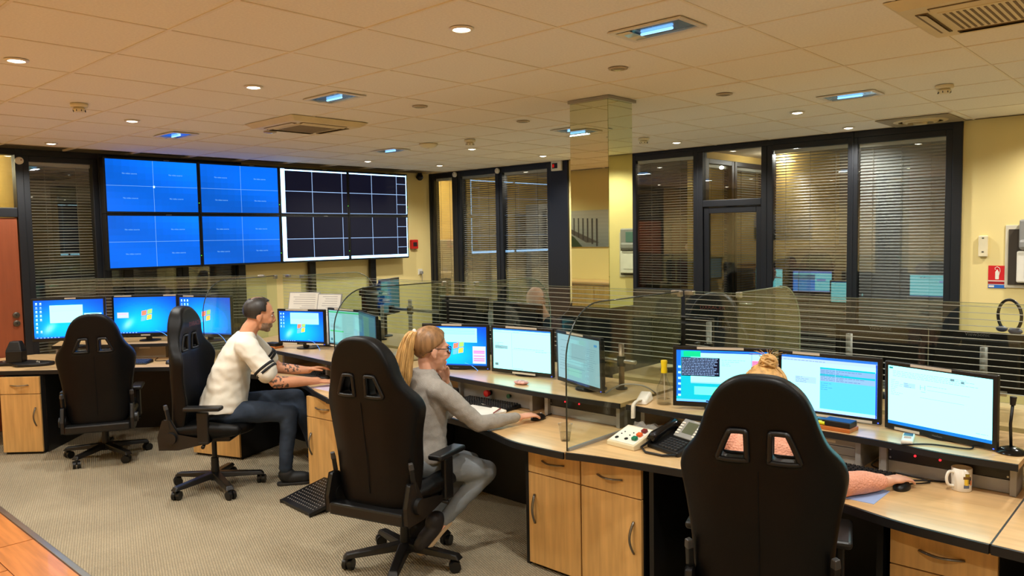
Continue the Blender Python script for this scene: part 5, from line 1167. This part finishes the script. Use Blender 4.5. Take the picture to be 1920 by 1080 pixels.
# ---- the man in the white T-shirt (chair at 2.60, 5.37)
hub, hd = (2.60, 5.37, 0), R(-30)
HM = Mx.Translation((.352, 0, 1.252)) @ Mx.Rotation(R(6), 4, 'Z') @ Mx.Rotation(R(10), 4, 'Y')
b = MB(); head(b, HM, 1.03)
b.chain([tuple(HM @ V((-.03, 0, -.06)))+(.056,), (.275, 0, 1.15, .059), (.24, 0, 1.06, .07)])
b.rings([(.08, 0, .54, .12, .16), (.10, 0, .66, .125, .155), (.145, 0, .86, .115, .165), (.205, 0, 1.02, .10, .175), (.245, 0, 1.11, .06, .12)], 28)
R_arm = [(.255, -.185, 1.045, .056), (.36, -.235, .915, .048), (.445, -.262, .792, .043), (.57, -.235, .783, .041), (.70, -.195, .772, .029), (.735, -.185, .77, .027)]
L_arm = [(.255, .185, 1.045, .056), (.37, .235, .925, .048), (.465, .245, .815, .043), (.57, .215, .80, .040), (.665, .175, .795, .029), (.69, .17, .795, .027)]
b.chain(R_arm, 14).chain(L_arm, 14)
hand(b, (.735, -.185, .768), (1, .12, -.12), (0, -.1, 1), -1, .25); hand(b, (.69, .17, .80), (1, -.12, .12), (0, .25, 1), 1, .3)
legsR = [(.10, -.095, .565, .088), (.32, -.105, .56, .080), (.525, -.10, .535, .066), (.52, -.10, .40, .060), (.50, -.10, .26, .052), (.49, -.10, .11, .044)]
legsL = [(.10, .095, .575, .088), (.34, .07, .60, .080), (.585, .0, .625, .064), (.63, -.01, .50, .058), (.67, -.015, .36, .050), (.70, -.02, .23, .042)]
b.chain([(x, y, z, r_*.8) for x, y, z, r_ in legsR]).chain([(x, y, z, r_*.8) for x, y, z, r_ in legsL])
b.chain([(.49, -.10, .08, .033), (.56, -.10, .05, .03)]).chain([(.70, -.02, .20, .033), (.76, -.03, .15, .03)])
IH = HM.inverted()
def stub(c):
    p = IH @ c; return p.z < -.05 and p.z > -.13 and p.x > .015 and abs(p.y) < .075
TA = mat('tattoo_skin', (96, 76, 66), .5, var=.75, vs=42)
def tatt(c):
    if c.y < -.2 and .40 < c.x < .53 and c.z < .84:
        return NZ.noise(V((c.x*55, c.z*60, c.y*30))) > .12
    if c.y > .12 and .50 < c.x < .63 and c.z > .79: return NZ.noise(V((c.x*70, c.z*60, 4))) > .1
    return False
man = person('man in a white T-shirt and dark jeans reaching over his desk', hub, hd, b, skin_mat('skin_man', (206, 146, 112)), .0055,
             [(mat('stubble', (142, 116, 98), .6, var=.25, vs=80), stub), (TA, tatt)])
eyes(man, HM, hmat('brow_dark', (50, 42, 36)))
hk = lambda p: (p.z > -.62+.5*max(0, p.x) and p.x < .40+.25*(p.z < .2)*0 and not (p.x > .12 and p.z < .05) and p.z > -.62) or (p.z > .78 and p.x < .62)
hs = shell(HM, (-.016, 0, .034), (.106, .083, .096), lambda p: hk(p) and not (p.z > .72 and -.62 < p.x < .12 and abs(p.y) < .34), 56, .004)
link('hair', hs, hmat('hair_dark', (44, 38, 34)), man)
link('thin_hair', shell(HM, (-.016, 0, .033), (.1015, .079, .0925), lambda p: p.z > .62 and p.x < .3 and abs(p.y) < .45, 56, .003), mat('thin_hair', (128, 98, 82), .6, var=.35, vs=60), man)
s = MB()
s.rings([(.065, 0, .575, .165, .205), (.075, 0, .63, .165, .20), (.10, 0, .72, .155, .185), (.135, 0, .86, .14, .185), (.185, 0, .99, .13, .192), (.228, 0, 1.085, .095, .165), (.25, 0, 1.14, .066, .08)], 32)
s.chain([(.25, -.168, 1.045, .083), (.30, -.212, .985, .078), (.39, -.247, .87, .076)]).chain([(.25, .168, 1.045, .083), (.31, .215, .99, .078), (.40, .235, .89, .074)])
cloth(man, 't_shirt', s, mat('white_cotton', (222, 216, 202), .85, var=.05, vs=10, bump=.3, bs=30, spec=.2), .009, .016, 7, 4)
def band(p0, p1, r0_, r1_, t0, t1):
    p0, p1 = V(p0), V(p1); return MB().tube([p0.lerp(p1, t0), p0.lerp(p1, t1)], [r0_+(r1_-r0_)*t0, r0_+(r1_-r0_)*t1], 28)
for t0, t1 in ((.60, .72), (.78, .90)):
    for sg, e0, e1 in ((-1, (.30, -.212, .985), (.39, -.247, .87)), (1, (.31, .215, .99), (.40, .235, .89))):
        band(e0, e1, .0835, .082, t0+.1, t1+.1).build('sleeve_stripe', mat('stripe_black', (26, 26, 28), .8), man, smooth=True)
j = MB().chain(legsR[:-1]+[(.49, -.10, .13, .05)], 16).chain(legsL[:-1]+[(.695, -.02, .255, .047)], 16).ell((.07, 0, .575), (.15, .185, .105), 20)
cloth(man, 'jeans', j, DENIM(), .010, .006, 12, 4, 3)
shoe(man, Mx.Translation((.50, -.10, .005)) @ Mx.Rotation(R(-4), 4, 'Z'), mat('shoe_black', (22, 22, 23), .6), mat('sole_dark', (34, 32, 30), .6))
shoe(man, Mx.Translation((.71, -.02, .145)) @ Mx.Rotation(R(-5), 4, 'Z') @ Mx.Rotation(R(28), 4, 'Y'), mat('shoe_black', (22, 22, 23), .6), MATS['sole_dark'])

# ---- the woman in grey (chair at 2.60, 3.33)
hub, hd = (2.605, 3.325, 0), R(-15)
HW = Mx.Translation((.262, 0, 1.172)) @ Mx.Rotation(R(-6), 4, 'Z') @ Mx.Rotation(R(8), 4, 'Y')
b = MB(); head(b, HW, .96, True)
b.chain([tuple(HW @ V((-.028, 0, -.06)))+(.045,), (.235, 0, 1.05, .046), (.225, 0, .99, .056)])
b.rings([(.17, 0, .53, .11, .16), (.19, 0, .66, .095, .13), (.215, 0, .82, .10, .135), (.225, 0, .93, .085, .145), (.225, 0, 1.0, .05, .09)], 28)
R_arm = [(.225, -.15, .965, .044), (.33, -.195, .87, .039), (.425, -.225, .775, .035), (.56, -.215, .768, .032), (.69, -.20, .762, .022), (.715, -.198, .762, .021)]
L_arm = [(.225, .15, .965, .044), (.34, .175, .86, .039), (.44, .165, .765, .035), (.42, .12, .87, .031), (.385, .07, .965, .022), (.378, .06, .985, .021)]
b.chain(R_arm, 14).chain(L_arm, 14)
hand(b, (.715, -.198, .763), (1, .04, .02), (0, -.1, 1), 1 if False else -1, .32, .92); hand(b, (.378, .06, .985), (-.2, -.25, .9), (.75, .3, .3), 1, .9, .9)
legsR = [(.16, -.09, .545, .088), (.36, -.12, .515, .078), (.525, -.13, .465, .062), (.44, -.12, .385, .055), (.34, -.11, .30, .046), (.265, -.105, .225, .038)]
legsL = [(.16, .09, .545, .088), (.36, .09, .515, .078), (.53, .07, .465, .062), (.45, .06, .385, .055), (.35, .05, .30, .046), (.27, .045, .22, .038)]
b.chain([(x, y, z, r_*.8) for x, y, z, r_ in legsR]).chain([(x, y, z, r_*.8) for x, y, z, r_ in legsL])
b.chain([(.265, -.105, .21, .03), (.17, -.10, .13, .028)]).chain([(.27, .045, .20, .03), (.18, .04, .12, .028)])
wom = person('woman in a grey sweater with a long blonde ponytail and glasses', hub, hd, b, skin_mat('skin_woman', (222, 166, 138)), .0052)
def hline(x):
    T = [(-1, -1), (-.6, -.95), (-.28, -.5), (.1, -.1), (.48, .25), (.69, .82), (1, 1)]
    for (a, za), (b_, zb) in zip(T[:-1], T[1:]):
        if x <= b_: return za+(zb-za)*(x-a)/(b_-a)
    return 1
BL = hmat('hair_blonde', (196, 152, 90)); BL2 = hmat('hair_blonde_roots', (142, 104, 66))
eyes(wom, HW, BL2)
link('hair', shell(HW, (-.016, 0, .033), (.1035, .0805, .0945), lambda p: p.x < .72 and p.z > hline(p.x), 64, .004), BL2, wom)
ST = MB(); rnd = random.Random(4)
tie = V((-.103, 0, .088))
line = smooth_poly([(.055, 0, .112), (.048, .045, .096), (.034, .071, .055), (-.006, .079, .022), (-.045, .074, -.012), (-.066, .055, -.05), (-.078, .0, -.062), (-.066, -.055, -.05), (-.045, -.074, -.012), (-.006, -.079, .022), (.034, -.071, .055), (.048, -.045, .096)], 20)
for k in range(240):                                 # swept back from the hairline over the skull to the tie
    st = V(line[k])+V((rnd.uniform(-.004, .004), 0, 0)); pts = []
    for q in range(8):
        t_ = q/7; p = st.lerp(tie, t_)
        c_ = V((-.016, 0, .033)); d_ = p-c_; s_ = V((d_.x/.1045, d_.y/.0815, d_.z/.0955)).length
        if t_ < .95: p = c_+d_/s_*(1+rnd.uniform(0, .012))
        pts.append(HW @ p)
    ST.tube(pts, [.0022]+[.0032]*6+[.002], 5)
ST.build('combed_hair', BL, wom, smooth=True)
PT = MB()
path = [(-.103, 0, .088), (-.122, 0, .088), (-.138, .002, .052), (-.146, .004, -.008), (-.150, .004, -.08), (-.150, .004, -.15), (-.148, .002, -.215), (-.138, 0, -.265)]
pr_ = [.012, .026, .040, .050, .056, .054, .044, .022]
for k in range(260):
    a = rnd.uniform(0, 2*PI); q0 = math.sqrt(rnd.random()); e = rnd.uniform(.82, 1.03)
    pts = []
    for i, p in enumerate(path):
        f_ = pr_[i]*q0*(1+.12*math.sin(i*1.7+k)); z = p[2] if i < 6 else path[5][2]+(p[2]-path[5][2])*e
        pts.append(HW @ V((p[0]+f_*math.cos(a)*.8, p[1]+f_*math.sin(a), z+rnd.uniform(-.003, .003))))
    PT.tube(smooth_poly([tuple(p) for p in pts], 2, False), .0034, 5)
PT.build('ponytail', BL, wom, smooth=True)
MB().lathe([(.014, -.008), (.018, -.004), (.018, .006), (.014, .009)], 20, HW @ Mx.Translation((-.112, 0, .09)) @ Mx.Rotation(R(75), 4, 'Y')).build('hair_tie', mat('tie_white', (226, 214, 204), .7), wom, smooth=True)
gl = MB()
for s_ in (-1, 1):
    gl.tube([HW @ V((.100-.008*abs(math.cos(a)), s_*(.033+.025*math.cos(a)), .006+.021*math.sin(a))) for a in [2*PI*k/20 for k in range(20)]], .0026, 6, True)
    gl.tube([HW @ V(p) for p in ((.094, s_*.058, .014), (.05, s_*.075, .014), (-.01, s_*.082, .012), (-.035, s_*.08, -.005))], .0025, 6)
gl.tube([HW @ V((.103, -.009, .01)), HW @ V((.107, 0, .014)), HW @ V((.103, .009, .01))], .0025, 6)
g_ = gl.build('glasses', mat('glasses_black', (22, 20, 24), .3), wom, smooth=True)
for s_ in (-1, 1): MB().lathe([(0, 0), (.022, 0)], 20, HW @ Mx.Translation((.097, s_*.033, .006)) @ Mx.Rotation(R(90), 4, 'Y')).build('lens', glass_mat('lens_clear', (.95, .96, 1), 1.5, 0, 1.5), g_)
s = MB()
s.rings([(.185, 0, .575, .14, .185), (.19, 0, .62, .13, .17), (.20, 0, .70, .118, .15), (.215, 0, .82, .122, .15), (.222, 0, .92, .105, .16), (.212, 0, 1.005, .088, .125), (.205, 0, 1.072, .064, .068)], 32)
s.chain([(.225, -.135, .97, .062), (.33, -.192, .865, .054), (.425, -.222, .772, .047), (.56, -.213, .767, .041), (.655, -.203, .763, .030), (.685, -.201, .763, .030)], 16)
s.chain([(.225, .135, .96, .062), (.34, .172, .86, .054), (.44, .165, .768, .047), (.425, .125, .86, .041), (.392, .08, .945, .030)], 16)
cloth(wom, 'sweater', s, mat('grey_knit', (158, 152, 144), .95, var=.07, vs=60, bump=.5, bs=260, spec=.1), .009, .009, 10, 4, 5)
j = MB().chain(legsR, 16).chain(legsL, 16).ell((.15, 0, .555), (.15, .18, .10), 20)
cloth(wom, 'jeans', j, LDENIM(), .010, .005, 12, 4, 8)
for y in (-.105, .045): shoe(wom, Mx.Translation((.245, y, .175)) @ Mx.Rotation(R(180), 4, 'Z') @ Mx.Rotation(R(38), 4, 'Y'), mat('shoe_dark', (36, 32, 32), .6), mat('sole_tan', (190, 164, 128), .6))

# ---- the woman in pink, mostly hidden by the front chair (chair at 2.72, 1.30)
hub, hd = (2.74, 1.31, 0), R(14)
HP = Mx.Translation((.27, -.01, 1.128)) @ Mx.Rotation(R(8), 4, 'Y')
b = MB(); head(b, HP, .96, True)
b.chain([tuple(HP @ V((-.028, 0, -.06)))+(.045,), (.235, 0, 1.0, .046), (.225, 0, .95, .056)])
b.rings([(.13, 0, .53, .11, .16), (.16, 0, .66, .10, .14), (.20, 0, .80, .105, .145), (.22, 0, .90, .09, .15), (.225, 0, .97, .05, .09)], 28)
R_arm = [(.225, -.155, .925, .046), (.29, -.225, .85, .042), (.352, -.28, .775, .037), (.44, -.37, .768, .033), (.515, -.445, .76, .023), (.522, -.453, .76, .022)]
L_arm = [(.225, .155, .935, .046), (.33, .20, .85, .042), (.42, .20, .775, .037), (.55, .15, .768, .033), (.66, .10, .76, .023), (.68, .09, .76, .022)]
b.chain(R_arm, 14).chain(L_arm, 14)
hand(b, (.522, -.453, .763), (1, -.75, .0), (0, -.1, 1), -1, .32, .92); hand(b, (.68, .09, .758), (1, -.1, -.05), (0, .1, 1), 1, .3, .92)
legsR = [(.10, -.09, .555, .088), (.34, -.11, .55, .078), (.53, -.11, .53, .062), (.56, -.11, .3, .05), (.56, -.11, .10, .04)]
legsL = [(x, -y, z, r_) for x, y, z, r_ in legsR]
b.chain([(x, y, z, r_*.8) for x, y, z, r_ in legsR]).chain([(x, y, z, r_*.8) for x, y, z, r_ in legsL])
pink = person('woman in a pink knitted sweater behind the front chair, blonde bun showing', hub, hd, b, skin_mat('skin_woman', (222, 166, 138)), .0055)
eyes(pink, HP, BL2)
link('hair', shell(HP, (-.016, 0, .033), (.106, .083, .097), lambda p: p.z > -.78 and (p.x < .05 or (p.z > .30 and p.x < .30+.55*max(0, p.z))) and not (p.x > -.25 and p.z < -.12), 56, .006), BL, pink)
BU = MB()
for k in range(26):
    a = rnd.uniform(0, PI); n_ = V((math.cos(a), rnd.uniform(-.6, .6), math.sin(a))).normalized(); u_ = n_.cross(V((.3, 1, .2))).normalized(); v_ = n_.cross(u_); rr = rnd.uniform(.022, .036)
    c_ = V((-.05, -.012, .135))
    BU.tube([HP @ (c_+(u_*math.cos(t_)+v_*math.sin(t_))*rr+n_*rnd.uniform(-.002, .002)) for t_ in [2*PI*q/14 for q in range(14)]], .0055, 6, True)
for k in range(60):
    a = rnd.uniform(-1.5, 1.5); pts = []
    for q in range(7):
        t_ = q/6; p = V((-.02-.07*abs(math.sin(a*.7)), math.sin(a)*.084, .033+math.cos(a)*.095)).lerp(V((-.055, -.01, .132)), t_); pts.append(HP @ (p+V((0, 0, .004+.012*math.sin(t_*PI)*rnd.random()))))
    BU.tube(pts, .003, 5)
for k in range(14):
    a = rnd.uniform(-1.6, 1.6); p = V((-.05, -.01, .14)); e = p+V((rnd.uniform(-.03, .03), math.sin(a)*.08, .02+abs(math.cos(a))*.03)); BU.tube([HP @ p, HP @ (p.lerp(e, .5)+V((0, 0, .012))), HP @ e], [.0012, .001, .0006], 4)
BU.ell((-.05, -.012, .135), (.033, .033, .028), 14, HP)
BU.build('bun', BL, pink, smooth=True)
s = MB()
s.rings([(.14, 0, .575, .145, .19), (.15, 0, .64, .135, .175), (.185, 0, .76, .13, .165), (.21, 0, .86, .122, .17), (.225, 0, .95, .08, .13), (.228, 0, .985, .058, .075)], 32)
s.chain([(.22, -.14, .92, .064), (.29, -.222, .85, .056), (.352, -.28, .772, .052), (.43, -.36, .769, .048), (.475, -.405, .764, .038), (.492, -.422, .763, .035)], 16)
s.chain([(.22, .14, .93, .066), (.33, .198, .85, .058), (.42, .20, .772, .052), (.55, .15, .769, .044), (.63, .115, .763, .034)], 16)
pk = mat('pink_knit', (226, 160, 134), .95, var=.05, vs=40, spec=.1)
nt = pk.node_tree; tc = nt.nodes['Texture Coordinate']; vo = nt.nodes.new('ShaderNodeTexVoronoi'); vo.inputs['Scale'].default_value = 115; nt.links.new(tc.outputs['Object'], vo.inputs['Vector'])
bp = nt.nodes.new('ShaderNodeBump'); bp.inputs['Strength'].default_value = .9; bp.inputs['Distance'].default_value = .004; bp.invert = True; nt.links.new(vo.outputs['Distance'], bp.inputs['Height']); nt.links.new(bp.outputs[0], nt.nodes['Principled BSDF'].inputs['Normal'])
cloth(pink, 'sweater', s, pk, .009, .005, 10, 4, 9)
j = MB().chain(legsR, 16).chain(legsL, 16).ell((.09, 0, .565), (.15, .18, .10), 20)
cloth(pink, 'trousers', j, DENIM(), .011, .004, 12, 4, 8)
for y in (-.11, .11): shoe(pink, Mx.Translation((.57, y, .005)), mat('shoe_dark', (36, 32, 32), .6), mat('sole_tan', (190, 164, 128), .6))

# ---- the bald man behind the glass (chair at 5.75, 4.48)
hub, hd = (5.62, 4.60, 0), R(188)
HB = Mx.Translation((.42, .02, 1.215)) @ Mx.Rotation(R(20), 4, 'Z') @ Mx.Rotation(R(38), 4, 'Y')
b = MB(); head(b, HB, 1.03)
b.chain([tuple(HB @ V((-.03, 0, -.06)))+(.056,), (.30, 0, 1.10, .058), (.24, 0, 1.02, .07)])
b.rings([(.02, 0, .54, .12, .16), (.07, 0, .68, .13, .16), (.14, 0, .84, .12, .165), (.20, 0, .96, .10, .175), (.24, 0, 1.03, .06, .12)], 28)
R_arm = [(.24, -.185, .99, .056), (.29, -.24, .87, .048), (.33, -.24, .78, .043), (.43, -.16, .78, .04), (.50, -.07, .77, .028)]
b.chain(R_arm).chain([(x, -y, z, r_) for x, y, z, r_ in R_arm])
hand(b, (.50, -.07, .77), (1, .4, 0), (0, 0, 1), -1); hand(b, (.50, .07, .77), (1, -.4, 0), (0, 0, 1), 1)
lg = [(.08, -.095, .565, .07), (.48, -.11, .545, .055), (.48, -.11, .10, .035), (.56, -.11, .04, .03)]
b.chain(lg).chain([(x, -y, z, r_) for x, y, z, r_ in lg])
bald = person('bald man bending over a desk behind the glass screen', hub, hd, b, skin_mat('skin_bald', (214, 158, 134)), .007)
eyes(bald, HB, hmat('brow_dark', (50, 42, 36)))
link('shaved_hair', shell(HB, (-.016, 0, .033), (.1025, .08, .0925), lambda p: -.7 < p.z < .15 and p.x < .1, 48, .002), mat('shaved_grey', (150, 124, 112), .6, var=.2, vs=70), bald)
s = MB().rings([(.01, 0, .575, .16, .2), (.06, 0, .68, .155, .19), (.13, 0, .84, .14, .185), (.19, 0, .95, .12, .19), (.225, 0, 1.02, .09, .16), (.25, 0, 1.06, .065, .085)], 32)
s.chain([(.24, -.16, .985, .075), (.29, -.24, .87, .062), (.33, -.24, .782, .055), (.43, -.16, .785, .05), (.48, -.10, .775, .04)]).chain([(.24, .16, .985, .075), (.29, .24, .87, .062), (.33, .24, .782, .055), (.43, .16, .785, .05), (.48, .10, .775, .04)])
cloth(bald, 'dark_sweater', s, mat('dark_knit', (46, 46, 52), .9, var=.1, spec=.1), .012, .006, 9)
j = MB().chain([(x, y, z, r_+.02) for x, y, z, r_ in lg[:-1]]).chain([(x, -y, z, r_+.02) for x, y, z, r_ in lg[:-1]]).ell((.05, 0, .575), (.15, .18, .10), 18)
cloth(bald, 'trousers', j, DENIM(), .012, .004, 12)
for y in (-.11, .11): shoe(bald, Mx.Translation((.49, y, .005)), mat('shoe_black', (22, 22, 23), .6), mat('sole_dark', (34, 32, 30), .6))
D.scenes.remove(TS)
